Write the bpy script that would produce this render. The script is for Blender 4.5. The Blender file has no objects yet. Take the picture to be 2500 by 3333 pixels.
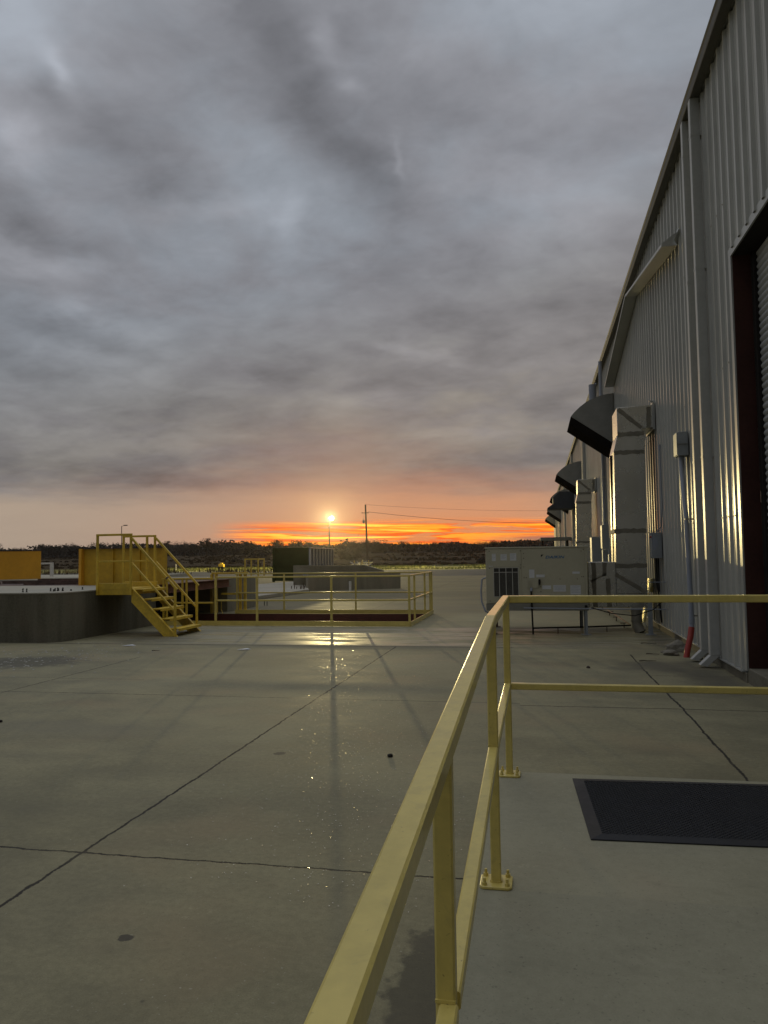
import bpy, bmesh, math, random
from mathutils import Vector, Matrix, noise as mnoise
random.seed(7)
scn = bpy.context.scene
COL = scn.collection
R = math.radians

# ------------------------------------------------------------------ camera
cam_d = bpy.data.cameras.new('camera'); cam = bpy.data.objects.new('camera', cam_d); COL.objects.link(cam)
cam_d.sensor_fit = 'HORIZONTAL'; cam_d.sensor_width = 36.0; cam_d.lens = 36.0*2480/2500
cam_d.clip_start = 0.05; cam_d.clip_end = 6000
_y, _p, _r = R(11.27), R(3.34), R(0.79)
F = Vector((-math.sin(_y)*math.cos(_p), math.cos(_y)*math.cos(_p), math.sin(_p)))
R0 = Vector((math.cos(_y), math.sin(_y), 0)); U0 = R0.cross(F)
RV = R0*math.cos(_r) - U0*math.sin(_r); UV = U0*math.cos(_r) + R0*math.sin(_r)
cam.matrix_world = Matrix(((RV.x, UV.x, -F.x, 0), (RV.y, UV.y, -F.y, 0), (RV.z, UV.z, -F.z, 1.48), (0, 0, 0, 1)))
scn.camera = cam
scn.view_settings.view_transform = 'Standard'; scn.view_settings.look = 'None'
scn.view_settings.exposure = 0; scn.view_settings.gamma = 1
scn.render.engine = 'CYCLES'
scn.cycles.max_bounces = 6; scn.cycles.diffuse_bounces = 3; scn.cycles.glossy_bounces = 3
scn.cycles.sample_clamp_indirect = 4

# ------------------------------------------------------------------ node helpers
class NT:
    def __init__(s, tree): s.t = tree; s.n = tree.nodes; s.l = tree.links
    def new(s, typ, **kw):
        nd = s.n.new(typ)
        for k, v in kw.items(): setattr(nd, k, v)
        return nd
    def put(s, sock, v):
        if hasattr(v, 'is_output') or isinstance(v, bpy.types.NodeSocket): s.l.new(v, sock)
        elif v is not None:
            if isinstance(v, (tuple, list)) and len(v) == 3 and sock.type == 'RGBA': v = (*v, 1)
            sock.default_value = v
    def m(s, op, a, b=None, c=None, clamp=False):
        nd = s.new('ShaderNodeMath', operation=op); nd.use_clamp = clamp
        s.put(nd.inputs[0], a)
        if b is not None: s.put(nd.inputs[1], b)
        if c is not None: s.put(nd.inputs[2], c)
        return nd.outputs[0]
    def ss(s, x, a, b, lo=0.0, hi=1.0):
        nd = s.new('ShaderNodeMapRange', interpolation_type='SMOOTHSTEP')
        for i, v in zip(range(5), (x, a, b, lo, hi)): s.put(nd.inputs[i], v)
        return nd.outputs[0]
    def lin(s, x, a, b, lo=0.0, hi=1.0):
        nd = s.new('ShaderNodeMapRange')
        for i, v in zip(range(5), (x, a, b, lo, hi)): s.put(nd.inputs[i], v)
        return nd.outputs[0]
    def mix(s, f, a, b, mode='MIX'):
        nd = s.new('ShaderNodeMix', data_type='RGBA', blend_type=mode)
        s.put(nd.inputs[0], f); s.put(nd.inputs[6], a); s.put(nd.inputs[7], b)
        return nd.outputs[2]
    def noise(s, vec, scale, detail=4, rough=.55, dist=0.0):
        nd = s.new('ShaderNodeTexNoise')
        if vec is not None: s.l.new(vec, nd.inputs['Vector'])
        nd.inputs['Scale'].default_value = scale; nd.inputs['Detail'].default_value = detail
        nd.inputs['Roughness'].default_value = rough; nd.inputs['Distortion'].default_value = dist
        return nd.outputs['Fac']
    def sep(s, v):
        nd = s.new('ShaderNodeSeparateXYZ'); s.l.new(v, nd.inputs[0]); return nd.outputs
    def comb(s, x, y, z):
        nd = s.new('ShaderNodeCombineXYZ')
        for i, v in enumerate((x, y, z)): s.put(nd.inputs[i], v)
        return nd.outputs[0]
    def map(s, v, scale=(1, 1, 1), loc=(0, 0, 0), rot=(0, 0, 0)):
        nd = s.new('ShaderNodeMapping'); s.l.new(v, nd.inputs[0])
        nd.inputs['Scale'].default_value = scale; nd.inputs['Location'].default_value = loc; nd.inputs['Rotation'].default_value = rot
        return nd.outputs[0]

# ------------------------------------------------------------------ world: dusk cloud deck over a sunset gap
world = bpy.data.worlds.new('World'); scn.world = world; world.use_nodes = True
w = NT(world.node_tree); w.n.clear()
tc = w.new('ShaderNodeTexCoord'); D = tc.outputs['Generated']
dx, dy, dz = w.sep(D)
el = w.m('MULTIPLY', w.m('ARCSINE', dz), 57.2958)
az = w.m('MULTIPLY', w.m('ARCTAN2', dx, dy), 57.2958)
zz = w.m('ADD', w.m('MAXIMUM', dz, 0.0), 0.20)
cp = w.comb(w.m('DIVIDE', dx, zz), w.m('DIVIDE', dy, zz), 0)
wn = w.noise(w.map(cp, (3.2, 3.2, 1), (2.2, 8.1, 0)), 1.0, 4, .58); wn2 = w.noise(w.map(cp, (3.2, 3.2, 1), (12.2, 3.1, 0)), 1.0, 4, .58)
azw = w.m('ADD', az, w.m('MULTIPLY', w.m('SUBTRACT', wn, .5), 9.0)); elw = w.m('ADD', el, w.m('MULTIPLY', w.m('SUBTRACT', wn2, .5), w.ss(el, 3, 25, 1.2, 6.0)))
def blob(a0, e0, sa, se, rot=0.0, az=azw, el=elw):
    u = w.m('SUBTRACT', az, a0); v = w.m('SUBTRACT', el, e0)
    if rot:
        c, s_ = math.cos(R(rot)), math.sin(R(rot))
        u2 = w.m('ADD', w.m('MULTIPLY', u, c), w.m('MULTIPLY', v, s_)); v2 = w.m('SUBTRACT', w.m('MULTIPLY', v, c), w.m('MULTIPLY', u, s_)); u, v = u2, v2
    q = w.m('ADD', w.m('POWER', w.m('ABSOLUTE', w.m('DIVIDE', u, sa)), 2), w.m('POWER', w.m('ABSOLUTE', w.m('DIVIDE', v, se)), 2))
    return w.m('EXPONENT', w.m('MULTIPLY', q, -1))
# brightness of the deck by height and direction
n1 = w.noise(w.map(cp, (0.75, 0.95, 1), (3.1, 1.7, 0), (0, 0, R(25))), 1.0, 4, .5, .15)
n2 = w.noise(w.map(cp, (2.3, 2.5, 1), (7.7, 4.2, 0), (0, 0, R(20))), 1.0, 6, .56, .25)
n3 = w.noise(w.map(cp, (7, 8, 1), (1.7, 9.2, 0), (0, 0, R(15))), 1.0, 5, .6, .3)
base = w.m('ADD', w.ss(el, 4, 30, .222, .29), w.ss(el, 34, 70, 0, .85))
front = w.ss(w.m('ABSOLUTE', w.m('ADD', az, 12)), 60, 150, 1.0, 0.0)
base = w.m('MULTIPLY', base, w.m('ADD', w.m('MULTIPLY', front, .36), .64))
mod = w.m('ADD', 1.0, w.m('MULTIPLY', w.m('SUBTRACT', n1, .5), .7))
mod = w.m('ADD', mod, w.m('MULTIPLY', w.m('SUBTRACT', n2, .5), 1.08))
mod = w.m('ADD', mod, w.m('MULTIPLY', w.m('SUBTRACT', n3, .5), .52))
for a0, e0, sa, se, rot, amp in [
        (-37.4, 34, 4.5, 5, 0, .42), (-36.0, 30.5, 1.9, 1.1, 0, -.32), (-35.1, 31.5, .7, 1.2, 35, .40), (-37.9, 27.3, 2.2, 1.5, 0, .40), (-27.8, 26.6, 3.2, 1.8, -20, -.20), (-31.9, 28.6, 1.6, 3.3, 35, -.12),
        (-20.0, 36.0, 2.6, 4.1, 25, -.20), (-16.0, 31.5, 2.6, 5.5, 28, -.24), (-12.3, 27.0, 2.7, 4.4, 20, -.22), (-14.8, 35.4, .9, 1.6, 40, .34), (-12.7, 32.8, .8, .6, 0, .26), (-9.9, 28.3, .5, 1.5, 0, .20),
        (-22.4, 24.6, 4.5, 1.0, 8, .24), (-18.3, 24.2, .9, 1.6, 0, .24), (-36.6, 20.3, 4.2, 1.1, -15, .30), (-36.4, 22.8, 4.0, .9, -10, -.15), (-32.6, 17.2, 1.8, .8, -8, .30), (-33.8, 15.6, 5.3, 1.1, -8, -.22),
        (-37.1, 13.4, 4.3, 1.3, -5, -.18), (-31.5, 14.3, 1.6, .5, 0, .12), (-4.8, 36.0, 6, 2, 0, .16), (-.4, 26.8, 5.3, 2.8, 0, .16), (3.0, 23.5, 4.5, 2.5, 0, .22), (-2.6, 29.5, 3.7, 1.5, -15, -.16), (-.3, 27.6, 1.6, .6, 0, -.10),
        (-8.8, 15.1, 3.2, .6, -10, .28), (-11.2, 11.7, 3.5, .6, 0, .20), (-4.0, 9.2, 3.6, 1.1, 0, .26), (-26.9, 10.9, 8.5, 1.8, -6, -.18), (-19.3, 14.0, 2.9, 1.5, 0, -.12), (-8.9, 6.9, 9, 1.0, 0, -.15),
        (-33.3, 6.4, 8.8, 1.1, -3, -.20), (-37.0, 4.6, 4.0, .3, -3, .18), (4, 33, 8, 6, 0, .14), (1, 14, 4, 1.6, 5, .16)]:
    mod = w.m('ADD', mod, w.m('MULTIPLY', blob(a0, e0, sa, se, rot), amp))
mod = w.m('MAXIMUM', mod, .35)
bri = w.m('MULTIPLY', base, mod)
cool = (.92, 1.0, 1.13); warm = (1.10, 1.0, .88)
tint = w.mix(w.ss(w.m('ADD', el, w.m('MULTIPLY', w.m('ADD', az, 38), -.25)), 17, 1, 0, 1), cool, warm)
tint = w.mix(w.ss(w.m('ADD', n2, w.m('MULTIPLY', w.m('SUBTRACT', n1, .5), .6)), .38, .62, .5, 0), tint, (1.02, .985, 1.06))
vb = w.new('ShaderNodeVectorMath', operation='SCALE'); w.put(vb.inputs[0], tint); w.l.new(bri, vb.inputs['Scale'])
colr = vb.outputs[0]
colr = w.mix(w.m('MULTIPLY', blob(-15, 6.2, 8, 3.2), .38), colr, (.50, .25, .17))
# pale gap low on the left, pink glow, orange horizon
eln = w.m('ADD', el, w.m('MULTIPLY', w.m('SUBTRACT', w.noise(w.comb(w.m('MULTIPLY', az, .05), w.m('MULTIPLY', el, .35), 3.3), 1.0, 5, .6), .5), 3.4))
colr = w.mix(w.m('MULTIPLY', w.ss(eln, 5.4, 3.7, 0, .85), w.ss(w.m('ABSOLUTE', w.m('ADD', az, 14)), 110, 55)), colr, (.46, .365, .28))
g1 = w.m('MULTIPLY', w.ss(eln, 6.9, 3.1), w.m('MULTIPLY', blob(-8, 1, 16, 30, 0, az, el), 1.0))
colr = w.mix(w.m('MULTIPLY', g1, .9, clamp=True), colr, (.74, .31, .14))
g2 = w.m('MULTIPLY', w.ss(el, 3.4, .6), blob(-7, 0, 13, 40, 0, az, el))
colr = w.mix(w.m('MULTIPLY', g2, .75, clamp=True), colr, (.92, .27, .065))
# burning streaks
sv = w.comb(w.m('MULTIPLY', az, .085), w.m('MULTIPLY', w.m('ADD', el, w.m('MULTIPLY', az, .016)), 1.5), 0)
sn = w.noise(sv, 1.0, 7, .62, .9)
sn2 = w.noise(w.map(sv, (1.0, 2.4, 1), (5, 3, 0)), 1.0, 6, .65, .6)
env = w.m('MULTIPLY', w.m('MULTIPLY', w.ss(el, 2.9, 2.0), w.ss(az, -24.5, -19)), w.ss(az, 16, 3))
st = w.m('MULTIPLY', env, w.ss(sn, .44, .50))
colr = w.mix(st, colr, (1.05, .15, .012))
st2 = w.m('MULTIPLY', env, w.ss(w.m('ADD', w.m('MULTIPLY', sn, .5), w.m('MULTIPLY', sn2, .5)), .475, .525))
st2 = w.m('MULTIPLY', st2, w.m('ADD', .55, w.m('MULTIPLY', blob(-4, 1.0, 8, 3, 0, az, el), .6)), clamp=True)
colr = w.mix(st2, colr, (1.5, .46, .03))
st3 = w.m('MULTIPLY', w.m('MULTIPLY', env, w.ss(sn2, .54, .58)), w.m('ADD', .25, blob(-14, 2.0, 5, 1.0, 0, az, el)), clamp=True)
colr = w.mix(st3, colr, (2.2, 1.05, .12))
# grey-violet bar low on the right
colr = w.mix(w.m('MULTIPLY', w.m('MULTIPLY', blob(2, 1.15, 6, .33, 0, az, el), w.ss(sn2, .35, .55)), .9), colr, (.24, .16, .15))
# the clear part of the sky between the clouds
sky = w.new('ShaderNodeTexSky', sky_type='NISHITA'); sky.sun_disc = False
sky.sun_elevation = R(1.0); sky.sun_rotation = R(-10); sky.air_density = 1.5; sky.dust_density = 3
skys = w.new('ShaderNodeVectorMath', operation='SCALE'); w.l.new(sky.outputs[0], skys.inputs[0]); skys.inputs['Scale'].default_value = .05
colr = w.mix(.06, colr, skys.outputs[0])
colr = w.mix(w.ss(el, .1, -1.0), colr, (.03, .027, .02))
bg = w.new('ShaderNodeBackground'); w.l.new(colr, bg.inputs[0]); bg.inputs[1].default_value = 1.0
out = w.new('ShaderNodeOutputWorld'); w.l.new(bg.outputs[0], out.inputs[0])

# the low sun behind the cloud deck: weak and very soft
sd = bpy.data.lights.new('sun', 'SUN'); sd.energy = 0.06; sd.angle = R(20); sd.color = (1, .55, .25)
so = bpy.data.objects.new('sun', sd); COL.objects.link(so)
so.rotation_euler = Vector((math.sin(R(-8)), math.cos(R(-8)), math.tan(R(2)))).to_track_quat('Z', 'Y').to_euler()

# ------------------------------------------------------------------ materials
def mat(name, col=(.5, .5, .5), rough=.6, metal=0.0, var=.12, vscale=3.0, col2=None, bump=0.0, bscale=40, spec=.5, coat=0.0, rvar=.0, stretch=(1, 1, 1)):
    m = bpy.data.materials.new(name); m.use_nodes = True
    t = NT(m.node_tree); b = t.n['Principled BSDF']
    g = t.new('ShaderNodeNewGeometry'); P = t.map(g.outputs['Position'], stretch)
    n = t.noise(P, vscale, 6, .6); n_b = t.noise(P, vscale*7.3, 4, .6)
    f = t.m('ADD', t.m('MULTIPLY', n, .65), t.m('MULTIPLY', n_b, .35))
    a = tuple(c*(1-var) for c in col); c2 = col2 or tuple(min(1, c*(1+var)) for c in col)
    t.l.new(t.mix(t.ss(f, .36, .64), a, c2), b.inputs['Base Color'])
    b.inputs['Roughness'].default_value = rough; b.inputs['Metallic'].default_value = metal
    if rvar: t.l.new(t.lin(n, .3, .7, max(.03, rough-rvar), rough+rvar), b.inputs['Roughness'])
    b.inputs['Specular IOR Level'].default_value = spec; b.inputs['Coat Weight'].default_value = coat
    if bump:
        bn = t.new('ShaderNodeBump'); bn.inputs['Strength'].default_value = bump; bn.inputs['Distance'].default_value = .01
        t.l.new(t.noise(P, bscale, 4, .6), bn.inputs['Height']); t.l.new(bn.outputs[0], b.inputs['Normal'])
    return m

def concrete(name, c0, c1, joints=False, rough=.72, streak=False):
    m = bpy.data.materials.new(name); m.use_nodes = True
    t = NT(m.node_tree); b = t.n['Principled BSDF']
    g = t.new('ShaderNodeNewGeometry'); P = g.outputs['Position']; px, py, pz = t.sep(P)
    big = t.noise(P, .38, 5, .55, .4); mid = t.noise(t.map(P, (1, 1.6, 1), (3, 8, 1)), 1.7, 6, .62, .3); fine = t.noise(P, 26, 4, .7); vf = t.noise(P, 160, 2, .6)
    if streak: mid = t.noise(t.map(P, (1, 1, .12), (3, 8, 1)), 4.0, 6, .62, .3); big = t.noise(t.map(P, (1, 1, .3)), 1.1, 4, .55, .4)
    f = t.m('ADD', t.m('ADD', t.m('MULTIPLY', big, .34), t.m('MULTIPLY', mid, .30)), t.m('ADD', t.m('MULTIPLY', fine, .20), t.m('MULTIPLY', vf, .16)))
    col = t.mix(t.ss(f, .36, .64), c0, c1)
    # pinkish and greenish drifts of colour
    col = t.mix(t.ss(t.noise(P, .9, 3, .5), .5, .7, 0, .35), col, tuple(c*k for c, k in zip(c1, (1.0, .84, .80))))
    # dark specks and pale scuffs
    vo = t.new('ShaderNodeTexVoronoi'); t.l.new(P, vo.inputs['Vector']); vo.inputs['Scale'].default_value = 3.2
    spk = t.m('MULTIPLY', t.ss(vo.outputs['Distance'], .045, .02), t.ss(t.noise(P, 1.1, 3), .5, .6))
    col = t.mix(t.m('MULTIPLY', spk, .6), col, (.05, .045, .035))
    sc = t.m('MULTIPLY', t.ss(t.noise(t.map(P, (1, 1, 1), (9, 2, 0)), 7, 6, .75), .60, .68), t.ss(t.noise(P, .8, 3), .48, .62))
    col = t.mix(t.m('MULTIPLY', sc, .28), col, tuple(min(1, c*1.5) for c in c1))
    pit_ = t.m('MULTIPLY', t.ss(t.noise(P, 75, 2, .5), .64, .72), .35); col = t.mix(pit_, col, (.08, .072, .05))
    pale = t.m('MULTIPLY', t.ss(t.noise(t.map(P, (1, 1, 1), (31, 7, 0)), 55, 2, .5), .66, .74), t.ss(t.noise(P, 1.4, 3), .45, .6)); col = t.mix(t.m('MULTIPLY', pale, .4), col, (.42, .40, .32))
    blot = t.ss(t.noise(t.map(P, (1, 1.3, 1), (17, 5, 0)), 2.6, 6, .7, .6), .58, .70, 0, .38); col = t.mix(blot, col, tuple(c*.62 for c in c1))
    h = fine
    rgh = t.lin(mid, .3, .7, rough-.08, rough+.12)
    if joints:
        wob = t.m('MULTIPLY', t.m('SUBTRACT', t.noise(P, 9, 5, .75), .5), .05)
        wob2 = t.m('MULTIPLY', t.m('SUBTRACT', t.noise(t.map(P, (1, 1, 1), (4, 4, 4)), 1.1, 3, .5), .5), .10)
        line = None
        def jl(coord, val, wd, lo, hi, other, amp=1.0):
            nonlocal line
            d = t.m('ABSOLUTE', t.m('ADD', t.m('SUBTRACT', coord, val), t.m('ADD', wob, t.m('MULTIPLY', wob2, amp))))
            s_ = t.ss(d, wd, wd*.45)
            s_ = t.m('MULTIPLY', s_, t.m('MULTIPLY', t.m('GREATER_THAN', other, lo), t.m('LESS_THAN', other, hi)))
            line = s_ if line is None else t.m('MAXIMUM', line, s_)
        jl(px, -2.30, .013, -30, 12.4, py, .2); jl(px, -5.97, .011, -30, 10.8, py, .25)
        jl(px, 1.31, .014, -30, 11.7, py, .8); jl(px, -9.65, .012, -30, 12.4, py, .2)
        jl(py, 3.58, .0105, -60, 2.3, px, .25); jl(py, 7.80, .010, -60, -.2, px, .25); jl(py, 7.70, .014, -.2, 2.3, px, .6)
        jl(py, 12.42, .028, -60, -.4, px, .3); jl(py, -.6, .012, -60, 2.3, px, .25); jl(py, 9.75, .009, 1.3, 2.3, px, .3); jl(py, 8.75, .006, -30, -4.8, px, .3)
        jl(px, -.75, .02, 19.6, 60, py, .3); jl(py, 29.0, .03, -10, 2.3, px, .3); jl(px, -4.6, .02, 19.6, 60, py, .3); jl(py, 41.0, .03, -10, 2.3, px, .3)
        near = t.ss(t.noise(P, 2.3, 3), .2, .5, .75, 1.0)
        # grime bleeding beside the joints
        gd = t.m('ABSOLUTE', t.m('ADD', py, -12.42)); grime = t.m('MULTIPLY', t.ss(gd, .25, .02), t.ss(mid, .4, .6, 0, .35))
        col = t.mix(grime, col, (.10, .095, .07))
        col = t.mix(t.m('MULTIPLY', line, near), col, (.018, .015, .010))
        # damp patch by the foot of the ramp, drips and dried puddles
        def patch(x, y, sx, sy, dark, amt, nsc=5.0, wd=.22):
            nonlocal col, rgh
            u = t.m('DIVIDE', t.m('SUBTRACT', px, x), sx); v = t.m('DIVIDE', t.m('SUBTRACT', py, y), sy)
            r_ = t.m('SQRT', t.m('ADD', t.m('MULTIPLY', u, u), t.m('MULTIPLY', v, v)))
            r_ = t.m('ADD', r_, t.m('MULTIPLY', t.m('SUBTRACT', t.noise(P, nsc, 5, .6), .5), 1.3))
            k = t.m('MULTIPLY', t.ss(r_, 1.0, 1.0-wd), amt)
            col = t.mix(k, col, dark)
        patch(-.36, 2.70, .21, .48, (.045, .042, .032), .72, 7)
        patch(-1.95, 5.6, .05, .05, (.05, .045, .035), .8, 20)
        patch(-1.62, 2.82, .035, .03, (.04, .036, .03), .85, 20)
        patch(-7.4, 10.1, 1.0, .8, (.05, .048, .04), .7, 6, .5)
        patch(1.6, 10.6, .9, .8, (.07, .065, .05), .75, 2.5, .8)
        patch(-7.0, 13.2, 1.1, .8, (.09, .085, .065), .6, 2.5, .8)
        patch(.6, 12.9, 1.5, .7, (.12, .112, .08), .5, 2.5, .8)
        patch(-4.0, 6.2, 1.5, .5, (.15, .14, .10), .45, 2.0, .9)
        patch(-4.6, 11.3, 2.4, .5, (.15, .135, .095), .35, 2.0, .9)
        patch(1.95, 9.6, .45, 1.6, (.07, .064, .046), .75, 2.5, .8); patch(2.0, 13.5, .4, 2.0, (.08, .073, .053), .75, 2.5, .8)
        patch(-.9, 2.3, .12, .06, (.33, .32, .27), .5, 16, .5)
        # smooth trowelled, slightly damp strip in front of the guardrail
        strip = t.m('MULTIPLY', t.m('MULTIPLY', t.ss(py, 12.45, 12.6), t.ss(py, 16.2, 15.4)), t.ss(t.noise(t.map(P, (.7, 2.6, 1)), 1.3, 5, .6, .5), .36, .56))
        rgh = t.m('SUBTRACT', rgh, t.m('MULTIPLY', strip, .30))
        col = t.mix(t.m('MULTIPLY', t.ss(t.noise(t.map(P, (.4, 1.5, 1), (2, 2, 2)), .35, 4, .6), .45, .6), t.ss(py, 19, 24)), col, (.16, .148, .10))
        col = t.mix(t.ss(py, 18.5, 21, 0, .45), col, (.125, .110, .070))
        spec_s = t.m('ADD', t.ss(py, 10, 30, .28, .04), t.m('MULTIPLY', strip, .3))
        h = t.m('SUBTRACT', fine, t.m('MULTIPLY', line, 3.0))
    t.l.new(col, b.inputs['Base Color']); t.l.new(rgh, b.inputs['Roughness']); b.inputs['Specular IOR Level'].default_value = .28 if 'landing' in name else .1
    if joints: t.l.new(spec_s, b.inputs['Specular IOR Level'])
    bn = t.new('ShaderNodeBump'); bn.inputs['Strength'].default_value = .22; bn.inputs['Distance'].default_value = .006
    t.l.new(h, bn.inputs['Height']); t.l.new(bn.outputs[0], b.inputs['Normal'])
    return m

M = {}
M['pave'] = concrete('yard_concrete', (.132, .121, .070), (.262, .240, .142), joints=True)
M['landing'] = concrete('landing_concrete', (.215, .205, .137), (.305, .29, .20))
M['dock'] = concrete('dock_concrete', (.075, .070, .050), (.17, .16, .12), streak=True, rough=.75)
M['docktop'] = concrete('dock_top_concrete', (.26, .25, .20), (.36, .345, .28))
M['block'] = concrete('block_concrete', (.16, .15, .115), (.25, .235, .18), streak=True, rough=.75)
M['slab'] = concrete('new_slab_concrete', (.26, .245, .19), (.36, .335, .27))
M['found'] = concrete('foundation_concrete', (.10, .09, .065), (.20, .185, .14), rough=.8)
M['yellow'] = mat('yellow_gloss_paint', (.60, .485, .130), .36, var=.09, vscale=5, bump=.05, bscale=60, rvar=.08, coat=.3)
def chips(m, amt=.62):
    t = NT(m.node_tree); b = t.n['Principled BSDF']; src = b.inputs['Base Color'].links[0].from_socket
    P = t.new('ShaderNodeNewGeometry').outputs['Position']
    c1_ = t.m('MULTIPLY', t.ss(t.noise(P, 120, 3, .6), .66, .70), t.ss(t.noise(P, 6, 3, .6), .50, .58))
    c = t.mix(t.m('MULTIPLY', c1_, amt), src, (.09, .05, .025))
    g_ = t.ss(t.noise(t.map(P, (1, 1, 1), (5, 5, 5)), 14, 5, .7, .5), .54, .68, 0, .20)
    c = t.mix(g_, c, (.24, .20, .09)); t.l.new(c, b.inputs['Base Color'])
chips(M['yellow'])
M['yellow_old'] = mat('yellow_worn_paint', (.57, .39, .035), .5, var=.18, vscale=3, bump=.1, bscale=40, rvar=.1)
chips(M['yellow_old'], .8)
M['yellow_panel'] = mat('yellow_panel_paint', (.52, .31, .014), .55, var=.14, vscale=1.4, bump=.05)
M['orange_panel'] = mat('orange_panel_paint', (.66, .33, .02), .55, var=.08, vscale=1.4, bump=.05)
M['steel'] = mat('bolt_steel', (.32, .30, .24), .4, .6)
M['rust'] = mat('rusty_steel', (.085, .052, .038), .85, var=.4, vscale=4, bump=.3)
M['rust_edge'] = mat('rusty_beam', (.14, .055, .03), .8, var=.35, vscale=3, bump=.3)
M['maroon'] = mat('maroon_paint', (.085, .018, .012), .6, var=.25, vscale=2)
M['redcol'] = mat('red_oxide_column', (.045, .017, .012), .75, spec=.2, var=.2, vscale=3)
M['dark'] = mat('shade_black', (.012, .011, .010), 1.0, spec=0.0)  # near-black standing in for shade inside the pit and hoods
M['black'] = mat('black_metal', (.02, .018, .016), .8, spec=.12)
M['rubber'] = mat('black_rubber', (.016, .017, .019), .6, var=.25, vscale=8, bump=.1, rvar=.1, spec=.3)
M['siding'] = mat('grey_siding_paint', (.35, .348, .31), .25, .04, var=.10, vscale=.9, rvar=.03, spec=.26, stretch=(1, 1, .35), coat=.0)
M['trim'] = mat('grey_trim_paint', (.33, .335, .31), .3, .15, var=.06, vscale=1.5, spec=.6)
M['downspout'] = mat('downspout_paint', (.40, .40, .37), .34, .05, var=.06, spec=.3)
M['gutter'] = mat('gutter_paint', (.10, .097, .085), .6, .0, var=.08, spec=.15)
M['galv'] = mat('galvanised_sheet', (.50, .50, .465), .27, .9, var=.05, vscale=2, rvar=.04)
M['tape'] = mat('duct_sealant', (.17, .155, .115), .7, .0, var=.2, vscale=8)
M['hood'] = mat('hood_sheet', (.22, .22, .20), .55, .2, var=.08, spec=.3)
M['louver'] = mat('dark_blue_hood', (.045, .052, .062), .7, .1, var=.1, spec=.2)
M['beige'] = mat('beige_cabinet_paint', (.40, .375, .27), .5, var=.05, vscale=2)
M['beige2'] = mat('beige_base_rail', (.19, .185, .15), .6, var=.1)
M['paper'] = mat('white_sticker', (.55, .56, .56), .6, var=.05)
M['coil'] = mat('condenser_coil', (.03, .028, .024), .5, .4, var=.2, vscale=20)
M['grilleb'] = mat('grille_bar', (.42, .41, .36), .5)
M['blueink'] = mat('blue_lettering', (.02, .12, .26), .5)
M['ink'] = mat('black_marking', (.015, .015, .015), .8)
M['pvc'] = mat('grey_conduit', (.24, .26, .30), .4, var=.06)
M['redpvc'] = mat('red_conduit_sleeve', (.30, .03, .018), .5, var=.15)
M['boxgrey'] = mat('grey_electrical_box', (.25, .27, .28), .45, .2, var=.07)
M['foil'] = mat('yellowed_foil_wrap', (.95, .82, .42), .38, 1.0, var=.08, vscale=22, bump=1.0, bscale=38)
for n_ in M['foil'].node_tree.nodes:
    if n_.type == 'BUMP': n_.inputs['Distance'].default_value = .06
M['shutter'] = mat('shutter_slats', (.50, .51, .49), .4, .4, var=.05)
M['rock'] = mat('limestone_rock', (.16, .145, .11), .85, var=.2, vscale=12, bump=.6, bscale=30)
M['green'] = mat('dark_green_paint', (.014, .030, .008), .9, spec=.15, var=.2, vscale=2)
M['silver'] = mat('lamplit_silver', (.42, .44, .48), .25, .8, var=.08, vscale=2)  # container side: lamplight put into the silver colour
M['asphalt'] = mat('old_asphalt', (.065, .066, .064), .9, var=.2, vscale=.4, bump=.3, spec=.1)
M['wood'] = mat('weathered_pole_wood', (.05, .035, .028), .9, var=.2)
M['polegrey'] = mat('grey_pole_paint', (.06, .052, .042), .8, spec=.1)
M['white'] = mat('white_paint', (.55, .54, .50), .6)
M['wire'] = mat('cable', (.02, .02, .02), .6)
M['bark'] = mat('tree_bark', (.030, .024, .019), .95, var=.3)
M['leafA'] = mat('dark_foliage', (.027, .024, .016), .9, var=.35, vscale=.6)
M['leafB'] = mat('bare_twigs', (.04, .032, .024), .95, var=.35, vscale=.6)
M['grassm'] = mat('lit_grass', (.20, .21, .055), .8, var=.35, vscale=.8)
M['drygrass'] = mat('dry_grass', (.062, .048, .032), 1.0, spec=0.0, var=.15, vscale=.5)
M['leafdry'] = mat('dry_leaf', (.045, .030, .02), .8)
M['glint_flakes'] = mat('glint_flake_metal', (.9, .85, .7), .22, 1.0)  # metallic flakes that imitate lamp sparkle on the ground
M['pebble'] = mat('pale_pebble', (.30, .29, .25), .8)
def lit(name, col, s):
    m = bpy.data.materials.new(name); m.use_nodes = True; b = m.node_tree.nodes['Principled BSDF']
    b.inputs['Base Color'].default_value = (*col, 1); b.inputs['Emission Color'].default_value = (*col, 1); b.inputs['Emission Strength'].default_value = s
    return m
M['lamp'] = lit('lit_lamp_glass', (1, .80, .30), 9)
# field: brown dry grass, greener and grittier near the lit verge
def field_mat():
    m = bpy.data.materials.new('field_soil'); m.use_nodes = True; t = NT(m.node_tree); b = t.n['Principled BSDF']
    g = t.new('ShaderNodeNewGeometry'); P = g.outputs['Position']; px, py, pz = t.sep(P)
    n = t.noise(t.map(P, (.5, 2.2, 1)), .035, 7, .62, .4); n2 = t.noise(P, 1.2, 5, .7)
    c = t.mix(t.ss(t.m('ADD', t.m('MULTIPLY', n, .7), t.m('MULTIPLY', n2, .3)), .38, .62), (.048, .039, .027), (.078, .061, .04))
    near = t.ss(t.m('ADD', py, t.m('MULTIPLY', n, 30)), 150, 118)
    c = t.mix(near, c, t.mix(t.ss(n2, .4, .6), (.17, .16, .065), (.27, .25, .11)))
    t.l.new(c, b.inputs['Base Color']); b.inputs['Roughness'].default_value = 1; b.inputs['Specular IOR Level'].default_value = 0
    return m
M['field'] = field_mat()

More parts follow.
